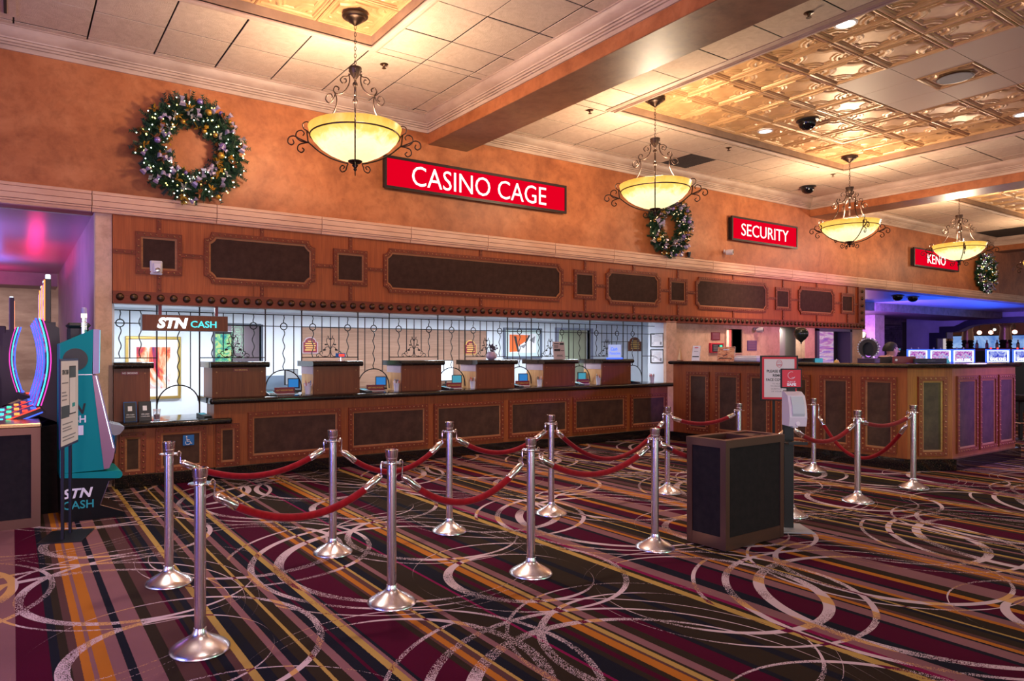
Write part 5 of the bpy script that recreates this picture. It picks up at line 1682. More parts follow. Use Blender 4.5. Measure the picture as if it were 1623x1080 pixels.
MB().box(-0.33, 0.33, -0.022, -0.019, -0.185, 0.185).build('white_ground', M['whiteprint'], op)
pr = MB().prism([(-0.32, 0.16), (0.13, 0.155), (0.06, 0.03), (-0.10, -0.05), (-0.13, -0.16), (-0.32, -0.17)], 'y', -0.024, -0.0215).build('orange_shape', flat('orange_ink', (0.80, 0.13, 0.01), 0.5), op)
MB().prism([(-0.22, 0.13), (-0.16, 0.13), (-0.09, -0.16), (-0.13, -0.17)], 'y', -0.0255, -0.0235).prism([(0.14, 0.16), (0.18, 0.15), (0.08, 0.0), (0.04, 0.0)], 'y', -0.0255, -0.0235).build('dark_shape', M['ink'], op)
MB().prism([(0.16, 0.06), (0.30, 0.14), (0.28, 0.0)], 'y', -0.024, -0.0215).prism([(-0.06, -0.06), (0.10, 0.0), (0.02, -0.10)], 'y', -0.024, -0.0215).build('grey_shape', M['greyink'], op)


def arch_sign(x, z, y, lb, face, edge, w_=0.26, h_=0.26):
    t = thing('arched_plaque', lb, 'sign', (x, y, z), 0, 'arched rule plaques')
    A = [(-0.5, -0.5), (0.5, -0.5), (0.5, 0.2), (0.38, 0.2)] + [(0.38*math.cos(a), 0.2 + 0.3*math.sin(a)) for a in [PI*i/12 for i in range(1, 12)]] + [(-0.38, 0.2), (-0.5, 0.2)]
    MB().prism([(u*w_, v_*h_) for u, v_ in A], 'y', -0.018, 0).build('board', edge, t)
    MB().prism([(u*w_*0.88, v_*h_*0.88) for u, v_ in A], 'y', -0.022, -0.017).build('face', face, t)
    L = MB()
    for k, u in enumerate((0.30, 0.62, 0.70, 0.58, 0.66)):
        zz = 0.20 - 0.13*k
        L.box(-u*w_/2, u*w_/2, -0.0245, -0.021, zz*h_, zz*h_+0.06*h_)
    stuff(L.build('text_lines', M['goldprint'], t))


arch_sign(3.95, 1.52, CB-0.02, 'arched maroon rule plaque on the wood wall, left one, behind a scroll', M['maroon'], M['violet_paint'])
arch_sign(7.00, 1.50, CB-0.02, 'arched maroon rule plaque with gold edge on the wood wall, right one', M['maroon'], M['goldprint'])
arch_sign(10.42, 1.57, 9.60, 'arched dark brown plaque at the right end of the teller room', M['wood_dark'], M['wood_dark'], 0.36, 0.28)
MB().box(10.30, 10.54, 9.60, 10.40, 1.62, 1.63).build('plaque_bracket', M['black_metal'])
br = bpy.data.objects['plaque_bracket']
tag(br, 'thin black bracket holding the dark arched plaque off the back wall', 'bracket')
for z, lb in ((1.62, 'upper'), (1.34, 'lower')):
    t = thing('framed_certificate', '%s black framed certificate on the side wall at the right end of the windows' % lb, 'picture', (9.42, 8.15, z), -PI/2, 'framed certificates')
    for x0, x1, z0, z1 in ((-0.145, 0.145, 0.105, 0.12), (-0.145, 0.145, -0.12, -0.105), (-0.145, -0.13, -0.105, 0.105), (0.13, 0.145, -0.105, 0.105)):
        MB().box(x0, x1, -0.018, 0, z0, z1).build('frame_rail', M['black'], t)
    MB().box(-0.13, 0.13, -0.008, -0.001, -0.105, 0.105).build('certificate', M['whiteprint'], t)
    L = MB()
    for k in range(5):
        L.box(-0.08, 0.08, -0.0095, -0.0075, 0.06-0.02*k, 0.064-0.02*k)
    L.box(0.06, 0.10, -0.0095, -0.0075, -0.08, -0.03)
    L.tube([(-0.085 + 0.013*math.cos(a), -0.0085, -0.055 + 0.018*math.sin(a)) for a in [2*PI*i/14 for i in range(14)]], 0.0025, 4, closed=True)
    stuff(L.build('printed_text', M['greyink'], t))
# back desks with equipment
bd_ = thing('back_desk', 'long back desk with granite top along the teller room wall', 'desk', (0, 9.85, 0))
MB().box(2.55, 8.9, 0, 0.5, 0.01, 0.80).build('body', M['maple'], bd_)
MB().box(2.50, 8.95, -0.03, 0.53, 0.80, 0.85, 0.006).build('granite_top', M['granite'], bd_)
MB().box(2.50, 3.80, 0.49, 0.53, 0.85, 1.05).build('splashback', flat('blue_grey_granite', (0.16, 0.20, 0.27), 0.3), bd_)
for k in range(9):
    d_ = MB().box(2.62 + 0.70*k, 3.26 + 0.70*k, -0.014, 0.002, 0.52, 0.77).build('drawer_front', M['maple'], bd_)
    MB().tube([(2.86 + 0.70*k, -0.03, 0.66), (3.02 + 0.70*k, -0.03, 0.66)], 0.006, 6).build('drawer_pull', M['chrome'], d_)


def printer(x, y, z, lb, w_=0.34, h_=0.20, m_='white_pl'):
    t = thing('counting_machine', lb, 'office machine', (x, y, z), R.uniform(-0.3, 0.1), 'office machines on the back desk')
    MB().prism([(-0.16, 0), (0.16, 0), (0.16, h_), (0.0, h_), (-0.13, h_*0.55), (-0.16, h_*0.5)], 'x', -w_/2, w_/2).build('body', M[m_], t)
    MB().prism([(0.04, h_), (0.15, h_), (0.17, h_*1.45), (0.15, h_*1.45)], 'x', -w_/2+0.04, w_/2-0.04).build('paper_tray', M['paper'], t)
    MB().box(-w_/2+0.04, w_/2-0.14, -0.155, -0.13, h_*0.5, h_*0.56).build('output_slot', M['black'], t)


printer(4.40, 10.05, 0.851, 'white paper machine on the back desk behind the second high window')
printer(5.85, 10.05, 0.851, 'pale machine on the back desk behind the third high window')
printer(7.25, 10.05, 0.851, 'grey machine on the back desk behind the fourth high window', 0.40, 0.16, 'grey_pl')
printer(8.55, 10.05, 0.851, 'tall pale machine on the back desk left of the doorway', 0.34, 0.24)
monitor(3.55, 10.1, 0.851, 'dark blue back monitor beside the first full-height window', 0.3, 'grey_pl', 0.24, 0.24)
monitor(5.40, 10.1, 0.851, 'wide back monitor on the desk behind the third high window', -0.2, 'screen_blue', 0.36, 0.28)
monitor(6.34, 10.15, 0.851, 'white lit back monitor beside the pale machine', 0.0, 'neon_white', 0.30, 0.36)
ps_ = thing('slot_screen_unit', 'green glowing game machine seen through the back left pass window', 'slot machine', (2.78, 11.3, 0))
MB().box(-0.22, 0.22, 0, 0.4, 0, 1.75, 0.01).build('cabinet', M['black'], ps_)
MB().box(-0.19, 0.19, -0.005, 0.002, 1.15, 1.70).build('screen', M['green_screen'], ps_)

# ------------------------------------------------------------------ on the header and upper wall
sb = thing('motion_sensor', 'white motion sensor box on the first square header panel', 'sensor', (1.30, 7.955, 2.315))
MB().box(-0.062, 0.062, -0.005, 0.045, -0.075, 0.075, 0.008).build('back_plate', M['white_pl'], sb)
MB().box(-0.035, 0.045, -0.045, -0.004, -0.06, 0.05, 0.01).build('sensor_body', M['paper'], sb)
MB().lathe([(0.026, 0), (0.026, 0.015), (0.018, 0.022), (0, 0.024)], 14, (0.005, -0.045, -0.03), 'y').build('lens', M['chrome'], sb)


def bullet(x, y, z, lb, s_=1.0):
    t = thing('bullet_camera', lb, 'camera', (x, y, z), 0.4)
    MB().lathe([(0.035*s_, 0), (0.035*s_, 0.02*s_), (0.012*s_, 0.024*s_), (0.012*s_, 0.06*s_)], 14, axis='y').build('wall_mount', M['white_pl'], t)
    MB().lathe([(0.0, 0.04*s_), (0.048*s_, 0.045*s_), (0.052*s_, 0.10*s_), (0.050*s_, 0.16*s_), (0.0, 0.162*s_)], 16, (0, 0, -0.02), 'y', caps=False).build('housing', M['white_pl'], t, smooth=40)
    MB().lathe([(0.034*s_, 0.160*s_), (0.034*s_, 0.166*s_), (0.0, 0.17*s_)], 14, (0, 0, -0.02), 'y').build('lens', M['black'], t)


bullet(11.03, 7.99, 3.265, 'white bullet camera on the orange wall left of the SECURITY sign')
bullet(12.04, 8.05, 1.86, 'small camera under the header over the security desk')
sl = thing('accent_spotlight', 'small black spotlight with lit lens standing on the ledge by the middle wreath', 'spotlight', (10.02, 7.965, 3.063))
MB().box(-0.09, 0.09, -0.03, 0.03, 0, 0.012, 0.003).build('base', M['black'], sl)
MB().tube([(0, 0, 0.01), (0, 0, 0.05)], 0.008, 6).build('stem', M['black'], sl)
MB().lathe([(0.022, -0.05), (0.036, 0.03), (0.036, 0.04), (0, 0.04)], 14, (0, 0, 0.07)).build('shade', M['black'], sl)
MB().lathe([(0.03, 0), (0.0, 0.006)], 12, (0, 0, 0.111)).build('lens', M['lamp_white'], sl)

# ------------------------------------------------------------------ ceiling fixtures
def dome(x, y, z, lb, r=0.115):
    t = thing('dome_camera', lb, 'camera', (x, y, z), 0, 'ceiling dome cameras')
    MB().lathe([(r*1.25, 0), (r*1.25, -0.012), (r*1.05, -0.022), (0, -0.022)], 28, caps=False).build('mount_ring', M['black'], t, smooth=40)
    MB().lathe([(r, -0.02), (r*0.99, -0.05), (r*0.85, -0.095), (r*0.5, -0.128), (0, -0.14)], 28, caps=False).build('dome', flat('smoked_dome', (0.004, 0.004, 0.005), 0.06), t, smooth=70)


dome(12.72, 7.38, ZC, 'black dome camera on the flat tiles near the third chandelier')
dome(9.33, 5.42, 4.645, 'black dome camera on the tin panels left of the third chandelier')
dome(18.9, 8.62, 2.852, 'black dome camera under the ledge of the bar opening, left one')
dome(19.65, 8.60, 2.852, 'chrome looking dome camera under the ledge of the bar opening, right one')


def can(x, y, z, lb, r=0.085):
    t = thing('recessed_downlight', lb, 'downlight', (x, y, z), 0, 'recessed downlights in the tin ceiling')
    MB().lathe([(r*1.25, 0.004), (r*1.25, -0.006), (r, -0.008), (r, 0.0)], 24, caps=False).build('trim_ring', M['white_pl'], t)
    MB().lathe([(0, -0.002), (r, -0.002)], 24, caps=False).build('lens', M['can_light'], t)


can(9.26, 6.01, 4.641, 'round lit downlight in the tin panels behind the second chandelier')
can(6.90, 3.62, 4.641, 'round lit downlight in the tin panels at the top right edge by the beam')
can(11.55, 3.70, 4.641, 'round lit downlight in the tin panels at the right picture edge')
for x, y in ((9.26, 6.0), (6.90, 3.62), (11.55, 3.7)):
    spot('downlight_beam', (x, y, 4.62), (x, y, 0), 60, (1.0, 0.90, 0.78), 85, 0.8, 0.08)
for x, y, lb in ((3.42, 6.75, 'right of the first chandelier'), (6.32, 6.58, 'beside the second chandelier'), (6.22, 3.60, 'right of the near beam'), (9.27, 6.63, 'in front of the dark vent panel'), (12.2, 6.62, 'left of the third chandelier')):
    t = thing('sprinkler_head', 'dark sprinkler head in the tiles %s' % lb, 'sprinkler', (x, y, ZC), 0, 'sprinkler heads')
    MB().lathe([(0.045, 0.0), (0.045, -0.006), (0.02, -0.012), (0.01, -0.03), (0, -0.03)], 16).build('escutcheon', M['bronze'], t)
    MB().tube([(-0.014, 0, -0.02), (-0.012, 0, -0.045), (0.012, 0, -0.045), (0.014, 0, -0.02)], 0.0035, 5).build('frame_arms', M['bronze'], t)
    MB().lathe([(0.024, -0.045), (0.024, -0.049), (0, -0.049)], 12).build('deflector', M['bronze'], t)
sg = thing('ceiling_speaker', 'round grey ceiling speaker in a tin panel amid plain tiles', 'speaker', (c1x := 6.60 + PT*4.5, 6.36 - PT*4.5 + 0.0, 4.641))
MB().lathe([(0.175, 0.0), (0.175, -0.010), (0.165, -0.014), (0, -0.014)], 32, caps=False).build('grille', flat('speaker_grey', (0.22, 0.20, 0.21), 0.6), sg)
MB().lathe([(0.185, 0.0), (0.185, -0.012), (0.174, -0.013)], 32, caps=False).build('ring', M['bronze'], sg)
if sp0:
    sp_o = thing('return_vent', 'dark square vent panel among the cream ceiling tiles beside the second chandelier', 'vent', (*sp0.location.xy, ZC - 0.006))
    MB().box(-0.30, 0.30, -0.30, 0.30, 0, 0.008).build('panel', flat('dark_vent', (0.045, 0.03, 0.028), 0.8), sp_o)
    vb = MB()
    for k in range(14):
        vb.box(-0.29, 0.29, -0.285 + 0.042*k, -0.262 + 0.042*k, -0.006, 0.0)
    vb.build('louvres', bpy.data.materials['dark_vent'], sp_o)
vt = thing('air_register', 'cream louvred air register at the top left corner of the ceiling', 'vent', (-0.17, 7.45, ZC-0.008))
MB().box(-0.20, 0.20, -0.22, 0.22, 0, 0.008).build('frame', M['tile'], vt)
for k in range(5):
    MB().box(-0.14 + 0.06*k, -0.115 + 0.06*k, -0.16, 0.16, -0.008, 0.0).build('louvre', M['grid_dark'], vt)

# ------------------------------------------------------------------ security desk: what stands on it and behind it
ob = thing('wooden_pyramid', 'slim brown pointed obelisk on the left end of the security worktop', 'ornament', (9.3, 7.57, 1.270))
MB().add([(-0.032, -0.032, 0), (0.032, -0.032, 0), (0.032, 0.032, 0), (-0.032, 0.032, 0), (0, 0, 0.235)], [(0, 1, 4), (1, 2, 4), (2, 3, 4), (3, 0, 4), (3, 2, 1, 0)]).build('spire', M['maple'], ob)
MB().box(-0.036, 0.036, -0.036, 0.036, 0, 0.012).build('foot', M['wood_dark'], ob)


def lean_card(x, y, w_, h_, lb, mat, pr_):
    t = thing('leaflet_stand', lb, 'leaflet stand', (x, y, 1.270), -PI/2 + 0.2)
    MB().prism([(0.0, 0.0), (0.05, h_), (0.056, h_), (0.012, 0.006), (0.09, 0.006), (0.09, 0)], 'x', -w_/2, w_/2).build('acrylic_stand', M['acrylic'], t)
    c = MB().prism([(-0.004, 0.004), (0.046, h_-0.004), (0.049, h_-0.004), (-0.001, 0.004)], 'x', -w_/2+0.004, w_/2-0.004).build('card', mat, t)
    for z, ww, hh, mm in pr_:
        yy = -0.004 + 0.05*z/h_
        MB().box(-ww/2, ww/2, yy-0.0025, yy+0.004, z, z+hh).build('print_block', M[mm], c)


lean_card(9.2, 7.19, 0.135, 0.245, 'white leaflet in a clear stand on the security worktop', M['whiteprint'], [(0.205, 0.06, 0.012, 'redprint'), (0.15, 0.07, 0.006, 'greyink'), (0.06, 0.11, 0.018, 'ink')])
lean_card(9.2, 6.64, 0.27, 0.225, 'orange sunset leaflet holder on the security worktop', M['sunset'], [(0.17, 0.09, 0.02, 'whiteprint'), (0.04, 0.2, 0.012, 'ink')])
pw_ = thing('desk_printer', 'low white printer on the security worktop beside the orange leaflet', 'printer', (9.36, 6.33, 1.270), -PI/2)
MB().box(-0.19, 0.19, -0.12, 0.14, 0, 0.07, 0.012).build('body', M['white_pl'], pw_)
MB().box(-0.17, 0.17, -0.10, 0.10, 0.07, 0.088, 0.006).build('lid', M['paper'], pw_)
lb_ = thing('low_black_tray', 'low black document tray on the security worktop before the onyx doorway', 'tray', (9.35, 5.42, 1.270), -PI/2)
MB().box(-0.13, 0.13, -0.10, 0.12, 0, 0.012).build('base', M['black'], lb_)
MB().box(-0.13, 0.13, 0.10, 0.12, 0.012, 0.055).box(-0.13, -0.12, -0.1, 0.1, 0.012, 0.05).box(0.12, 0.13, -0.1, 0.1, 0.012, 0.05).build('sides', M['black'], lb_)
gd = thing('card_stack', 'small pale card box at the right end of the black tray', 'box', (9.3, 5.24, 1.270))
MB().box(-0.03, 0.03, -0.04, 0.04, 0, 0.055, 0.004).build('box_body', M['screen_cyan'], gd)
bell = thing('desk_bell', 'small orange dome bell on the security worktop', 'bell', (9.34, 5.02, 1.270))
MB().lathe([(0.034, 0), (0.034, 0.006), (0.030, 0.010), (0.024, 0.028), (0.010, 0.036), (0, 0.037)], 18).build('dome', M['goldprint'], bell, smooth=40)
MB().lathe([(0.005, 0.036), (0.005, 0.046), (0, 0.048)], 8).build('striker', M['chrome'], bell)
# gear shaped ring on a dark box
gx = thing('storage_box', 'dark box on the security worktop under the gear ring', 'box', (9.28, 4.58, 1.270), -PI/2)
MB().box(-0.105, 0.105, -0.07, 0.07, 0, 0.055, 0.004).build('box_body', flat('plum_box', (0.06, 0.03, 0.06), 0.5), gx)
MB().box(-0.107, 0.107, -0.072, 0.072, 0.043, 0.060, 0.003).build('lid', bpy.data.materials['plum_box'], gx)
gg = thing('gear_ring', 'upright grey gear ring with silver teeth standing on the dark box', 'ornament', (9.28, 4.58, 1.331), -PI/2)
n_ = 28
ou = MB()
o1 = [(0.118*math.cos(2*PI*i/n_), 0.128 + 0.118*math.sin(2*PI*i/n_)) for i in range(n_)]
o2 = [(0.068*math.cos(2*PI*i/n_), 0.120 + (0.082 if math.sin(2*PI*i/n_) > 0 else 0.112)*math.sin(2*PI*i/n_)) for i in range(n_)]
for y0, y1 in ((-0.018, 0.018),):
    p_ = lambda o, y: [(x, y, z) for x, z in o]
    ou.strip(p_(o1, y0), p_(o2, y0))
    ou.strip(p_(o2, y1), p_(o1, y1))
    ou.strip(p_(o1, y1), p_(o1, y0))
    ou.strip(p_(o2, y0), p_(o2, y1))
ou.build('ring_plate', flat('dark_bronze_grey', (0.05, 0.045, 0.04), 0.5, 0.3), gg)
tm = MB().prism([(-0.011, 0), (0.011, 0), (0.006, 0.024), (-0.006, 0.024)], 'y', -0.016, 0.016)
tme = tm.mesh('tooth', M['silver_leaf'])
for k in range(22):
    a = -PI/2 + 0.45 + (2*PI-0.9)*k/21
    o = put('tooth', tme, gg, (0.114*math.cos(a), 0, 0.128 + 0.114*math.sin(a)))
    o.rotation_euler = (0, PI/2 - a, 0)
MB().box(-0.03, 0.03, -0.03, 0.03, 0.0, 0.012).build('foot', M['black'], gg)
MB().lathe([(0.10, 0), (0.10, 0.004), (0, 0.004)], 24, (0, 0.018, 0.128), 'y').build('dark_backing', M['black'], gg)
rb = thing('red_folder_box', 'maroon folder box on the security worktop beside the man', 'box', (9.40, 4.215, 1.270), -0.9)
MB().box(-0.12, 0.12, -0.03, 0.03, 0, 0.085, 0.003).build('box_body', M['maroon'], rb)
MB().lathe([(0.014, 0), (0.014, 0.003), (0, 0.003)], 12, (-0.09, -0.03, 0.04), 'y').build('label_dot', M['whiteprint'], rb)
lm = thing('low_monitor_back', 'wide low black monitor seen from behind at the chamfered counter corner', 'monitor', (9.50, 3.97, 1.270), -0.53)
MB().box(-0.20, 0.20, -0.03, 0.02, 0.004, 0.06, 0.006).build('housing', M['black'], lm)
MB().box(-0.12, 0.12, -0.05, 0.05, 0, 0.004).build('base', M['black'], lm)
shift(text_mb('SECURITY', 0.10, 0.012, depth=0.001), 0, -0.031, 0.03).build('lettering', M['greyink'], lm)
ph = thing('payment_screen', 'small pale lit screen at the right end of the chamfered worktop', 'screen', (9.78, 3.90, 1.270), -0.4)
MB().prism([(-0.02, 0), (0.03, 0), (0.03, 0.055), (0.01, 0.06)], 'x', -0.035, 0.035).build('housing', M['black'], ph)
MB().prism([(-0.021, 0.004), (0.008, 0.056), (0.006, 0.058), (-0.024, 0.004)], 'x', -0.03, 0.03).build('screen', M['screen_cyan'], ph)

ba = thing('balloon', 'shiny black balloon on a string before the grey alcove behind the security desk', 'balloon', (11.48, 6.78, 0))
MB().lathe([(0.0, 1.555), (0.012, 1.552), (0.008, 1.572), (0.03, 1.60), (0.075, 1.64), (0.110, 1.69), (0.118, 1.735), (0.105, 1.785), (0.065, 1.825), (0.0, 1.84)], 26, caps=False).build('envelope', flat('black_green_latex', (0.02, 0.028, 0.022), 0.12), ba, smooth=70)
MB().tube([(0, 0, 0.05), (0.02, 0.01, 0.8), (0, 0, 1.556)], 0.002, 4).build('string', M['black'], ba)
MB().lathe([(0, 0), (0.04, 0), (0.045, 0.03), (0.03, 0.055), (0, 0.06)], 12).build('weight', M['maroon'], ba)

for x0, x1, z0, z1, lb, mt in ((10.735, 10.99, 1.634, 1.776, 'maroon square plaque on the peach wall left of the little window', 'maroon'), (11.81, 12.11, 1.443, 1.636, 'violet text plaque on the peach wall right of the little window', 'violet_plate')):
    if mt not in M:
        M[mt] = flat(mt, (0.13, 0.05, 0.16), 0.4)
    t = thing('wall_plaque', lb, 'plaque', ((x0+x1)/2, 8.05, (z0+z1)/2))
    MB().box((x0-x1)/2, (x1-x0)/2, -0.012, 0, (z0-z1)/2, (z1-z0)/2, 0.003).build('plate', M[mt], t)
    L = MB()
    for k in range(5):
        z = (z1-z0)*(0.32 - 0.16*k)
        L.box(-(x1-x0)*0.36, (x1-x0)*0.36, -0.0135, -0.0115, z, z+0.010)
    stuff(L.build('text_lines', flat('faded_gold_text', (0.30, 0.14, 0.18), 0.5), t))
al = thing('alarm_panel', 'red framed alarm panel with keypad and green display on the peach wall', 'panel', (10.87, 8.05, 1.49))
MB().box(-0.19, 0.19, -0.04, 0, -0.09, 0.09, 0.005).build('housing', M['redprint'], al)
MB().box(-0.15, 0.16, -0.045, -0.038, -0.07, 0.065).build('face', M['black'], al)
MB().box(0.06, 0.13, -0.048, -0.044, 0.015, 0.05).build('display', M['neon_green'], al)
for i in range(3):
    for j in range(4):
        MB().box(-0.12 + 0.042*i, -0.09 + 0.042*i, -0.048, -0.044, -0.055 + 0.028*j, -0.036 + 0.028*j).build('key', M['greyink'], al)

# ------------------------------------------------------------------ the man behind the security desk
def skin_body(name, chain, edges, mat, parent, sub=2, skin_idx=None):
    me = bpy.data.meshes.new(name)
    me.from_pydata([c[0] for c in chain], edges, [])
    ob_ = bpy.data.objects.new(name, me)
    col.objects.link(ob_)
    md = ob_.modifiers.new('skin', 'SKIN')
    md.use_smooth_shade = True
    lay = me.skin_vertices[0] if me.skin_vertices else None
    if lay is None:
        me.attributes
    bpy.context.view_layer.update()
    lay = me.skin_vertices[0]
    for i, c in enumerate(chain):
        r = c[1]
        lay.data[i].radius = r if isinstance(r, tuple) else (r, r)
    lay.data[0].use_root = True
    sb_ = ob_.modifiers.new('sub', 'SUBSURF')
    sb_.levels = sb_.render_levels = sub
    dg = bpy.context.evaluated_depsgraph_get()
    ev = ob_.evaluated_get(dg)
    m2_ = bpy.data.meshes.new_from_object(ev)
    bpy.data.objects.remove(ob_)
    m2_.materials.clear()
    for q in mat:
        m2_.materials.append(q)
    m2_.shade_smooth()
    o = bpy.data.objects.new(name, m2_)
    col.objects.link(o)
    o.parent = parent
    return o


SKIN = flat('face_skin', (0.62, 0.34, 0.30), 0.5)
CLOTH = flat('black_uniform', (0.010, 0.009, 0.013), 0.75)
HAIR = flat('dark_brown_hair', (0.012, 0.008, 0.007), 0.6)
mn = thing('person', 'man with short dark hair, glasses and black uniform seated behind the security desk', 'person', (9.86, 4.62, 0), math.radians(-40))
# local +x is where he looks; joints laid out from the pelvis (a tall stool carries him)
ch = [((0, 0, 0.80), (0.125, 0.150)), ((0.0, 0, 0.95), (0.125, 0.145)), ((-0.01, 0, 1.10), (0.130, 0.155)), ((-0.04, 0, 1.245), (0.140, 0.160)), ((0.015, 0, 1.325), (0.062, 0.068)), ((0.04, 0, 1.35), (0.052, 0.052)),
      ((0.055, 0, 1.395), (0.075, 0.066)), ((0.050, 0, 1.450), (0.088, 0.072)), ((0.043, 0, 1.510), (0.072, 0.062)),
      ((-0.02, 0.170, 1.295), (0.075, 0.075)), ((0.06, 0.215, 1.03), (0.046, 0.046)), ((0.22, 0.16, 0.97), (0.038, 0.038)), ((0.275, 0.14, 0.972), (0.030, 0.022)), ((0.33, 0.13, 0.970), (0.034, 0.016)),
      ((-0.02, -0.170, 1.295), (0.075, 0.075)), ((0.06, -0.215, 1.03), (0.046, 0.046)), ((0.22, -0.16, 0.97), (0.038, 0.038)), ((0.275, -0.14, 0.972), (0.030, 0.022)), ((0.33, -0.13, 0.970), (0.034, 0.016)),
      ((0.02, 0.085, 0.76), (0.085, 0.085)), ((0.36, 0.11, 0.74), (0.066, 0.066)), ((0.34, 0.11, 0.40), (0.050, 0.050)), ((0.33, 0.11, 0.34), (0.040, 0.040)), ((0.44, 0.115, 0.315), (0.036, 0.03)),
      ((0.02, -0.085, 0.76), (0.085, 0.085)), ((0.36, -0.11, 0.74), (0.066, 0.066)), ((0.34, -0.11, 0.40), (0.050, 0.050)), ((0.33, -0.11, 0.34), (0.040, 0.040)), ((0.44, -0.115, 0.315), (0.036, 0.03))]
ed = [(0, 1), (1, 2), (2, 3), (3, 4), (4, 5), (5, 6), (6, 7), (7, 8), (3, 9), (9, 10), (10, 11), (11, 12), (12, 13), (3, 14), (14, 15), (15, 16), (16, 17), (17, 18), (0, 19), (19, 20), (20, 21), (21, 22), (22, 23), (0, 24), (24, 25), (25, 26), (26, 27), (27, 28)]
for side, base in ((1, 13), (-1, 18)):
    b = Vector(ch[base][0])
    for q, (dy, L) in enumerate(((0.026, 0.062), (0.009, 0.072), (-0.008, 0.068), (-0.024, 0.054))):
        k = len(ch)
        ch.append(((b.x+0.03, b.y+dy, b.z), (0.0085, 0.0085)))
        ch.append(((b.x+0.03+L*0.55, b.y+dy*1.1, b.z-0.004), (0.008, 0.008)))
        ch.append(((b.x+0.03+L, b.y+dy*1.15, b.z-0.022), (0.007, 0.007)))
        ed += [(base, k), (k, k+1), (k+1, k+2)]
    k = len(ch)
    ch.append(((b.x-0.012, b.y-side*0.036, b.z-0.004), (0.010, 0.010)))
    ch.append(((b.x+0.030, b.y-side*0.052, b.z-0.012), (0.008, 0.008)))
    ed += [(base-1, k), (k, k+1)]
bo = skin_body('body', ch, ed, [CLOTH, SKIN], mn)
for p in bo.data.polygons:
    c = p.center
    if c.z > 1.345 or (c.x > 0.262 and 0.93 < c.z < 1.0):
        p.material_index = 1
hm = MB()
hm.ball((0.122, 0, 1.428), 0.0, 4, 3)
nose_ = MB().prism([(0.118, 1.452), (0.150, 1.418), (0.142, 1.408), (0.118, 1.408)], 'y', -0.011, 0.011)
nose_.build('nose', SKIN, mn)
for sy in (-1, 1):
    MB().ball((0.047, sy*0.074, 1.432), 0.022, 10, 7, (0.75, 0.35, 1.25)).build('ear', SKIN, mn, smooth=70)
    MB().ball((0.118, sy*0.030, 1.448), 0.0105, 10, 7).build('eye', M['whiteprint'], mn, smooth=70)
    MB().ball((0.1265, sy*0.030, 1.448), 0.0048, 8, 5).build('iris', M['ink'], mn)
    MB().tube([(0.136 + 0.0*i, sy*0.032 + 0.021*math.cos(2*PI*i/14), 1.447 + 0.016*math.sin(2*PI*i/14)) for i in range(14)], 0.0022, 5, closed=True).tube([(0.136, sy*0.053, 1.450), (0.05, sy*0.080, 1.452)], 0.002, 5).build('glasses_frame', M['ink'], mn)
    MB().lathe([(0.018, 0), (0.018, 0.002)], 14, (0.1355, sy*0.032, 1.447), 'x').build('glasses_lens', M['screen_cyan'], mn)
MB().ball((0.120, 0, 1.382), 0.014, 10, 6, (0.5, 1.4, 0.35)).build('mouth', flat('lip', (0.40, 0.17, 0.16), 0.5), mn)
hp = MB()
for i in range(9):
    th = PI*0.56*i/8
    for j in range(24):
        a = 2*PI*j/24
        rr_ = 1.0 + 0.03*math.sin(7*a + i)
        front = max(0, math.cos(a))
        drop = 1.0 - 0.52*front*(th/(PI*0.56))
        hp.v.append((0.034 + 0.097*rr_*math.sin(th*drop)*math.cos(a)*0.98, 0.080*rr_*math.sin(th*drop)*math.sin(a), 1.440 + 0.108*math.cos(th*drop)))
for i in range(8):
    for j in range(24):
        hp.f.append((i*24+j, (i+1)*24+j, (i+1)*24+(j+1) % 24, i*24+(j+1) % 24))
hp.build('hair', HAIR, mn, smooth=70)
MB().lathe([(0.074, 1.318), (0.075, 1.335), (0.068, 1.355), (0.062, 1.352)], 18, (0.034, 0, 0), caps=False).build('shirt_collar', CLOTH, mn, smooth=40)
MB().box(0.095, 0.13, 0.05, 0.10, 1.12, 1.145).build('badge', M['silver_leaf'], mn)
so = thing('bar_stool', 'tall black stool under the seated man behind the security desk', 'stool', (9.84, 4.64, 0))
MB().lathe([(0, 0.655), (0.17, 0.655), (0.18, 0.675), (0.16, 0.69), (0, 0.692)], 24).build('seat', M['black'], so)
for k in range(4):
    a = PI/4 + k*PI/2
    MB().tube([(0.09*math.cos(a), 0.09*math.sin(a), 0.655), (0.20*math.cos(a), 0.20*math.sin(a), 0.0)], 0.012, 8).build('leg', M['black_metal'], so)
MB().tube([(0.165*math.cos(2*PI*i/24), 0.165*math.sin(2*PI*i/24), 0.25) for i in range(24)], 0.008, 6, closed=True).build('foot_ring', M['chrome'], so)

# ------------------------------------------------------------------ bar area seen through the opening on the right
struct('ceiling_bar', MB().box(15.95, 40, 8.25, 20, 2.855, 2.9), M['soffit_paint'])
struct('ceiling_bar_drop', MB().box(17.2, 33.5, 10.2, 12.1, 2.62, 2.855).box(16.5, 33.5, 13.4, 20, 2.50, 2.855), mottled('ribbed_brown_soffit', (0.11, 0.06, 0.05), (0.22, 0.13, 0.12), 6, 0.45, 0.3, bscale=30, stretch=(1, 6, 1)))
BX = 30.0
pl_ = mottled('lilac_bar_plaster', (0.40, 0.36, 0.52), (0.50, 0.46, 0.62), 2.0, 0.6)
lw = MB()
prof = [(13.36, 0), (13.36, 2.86), (9.0, 2.86), (9.0, 2.50)]
arc_in = [(9.0, 2.47), (10.6, 2.47), (10.95, 2.45), (11.2, 2.40), (11.42, 2.30), (11.55, 2.22), (11.75, 2.18), (11.95, 2.18), (11.95, 1.95), (12.28, 1.95), (12.28, 0)]
poly = [(13.36, 0), (13.36, 2.86), (9.0, 2.86)] + arc_in
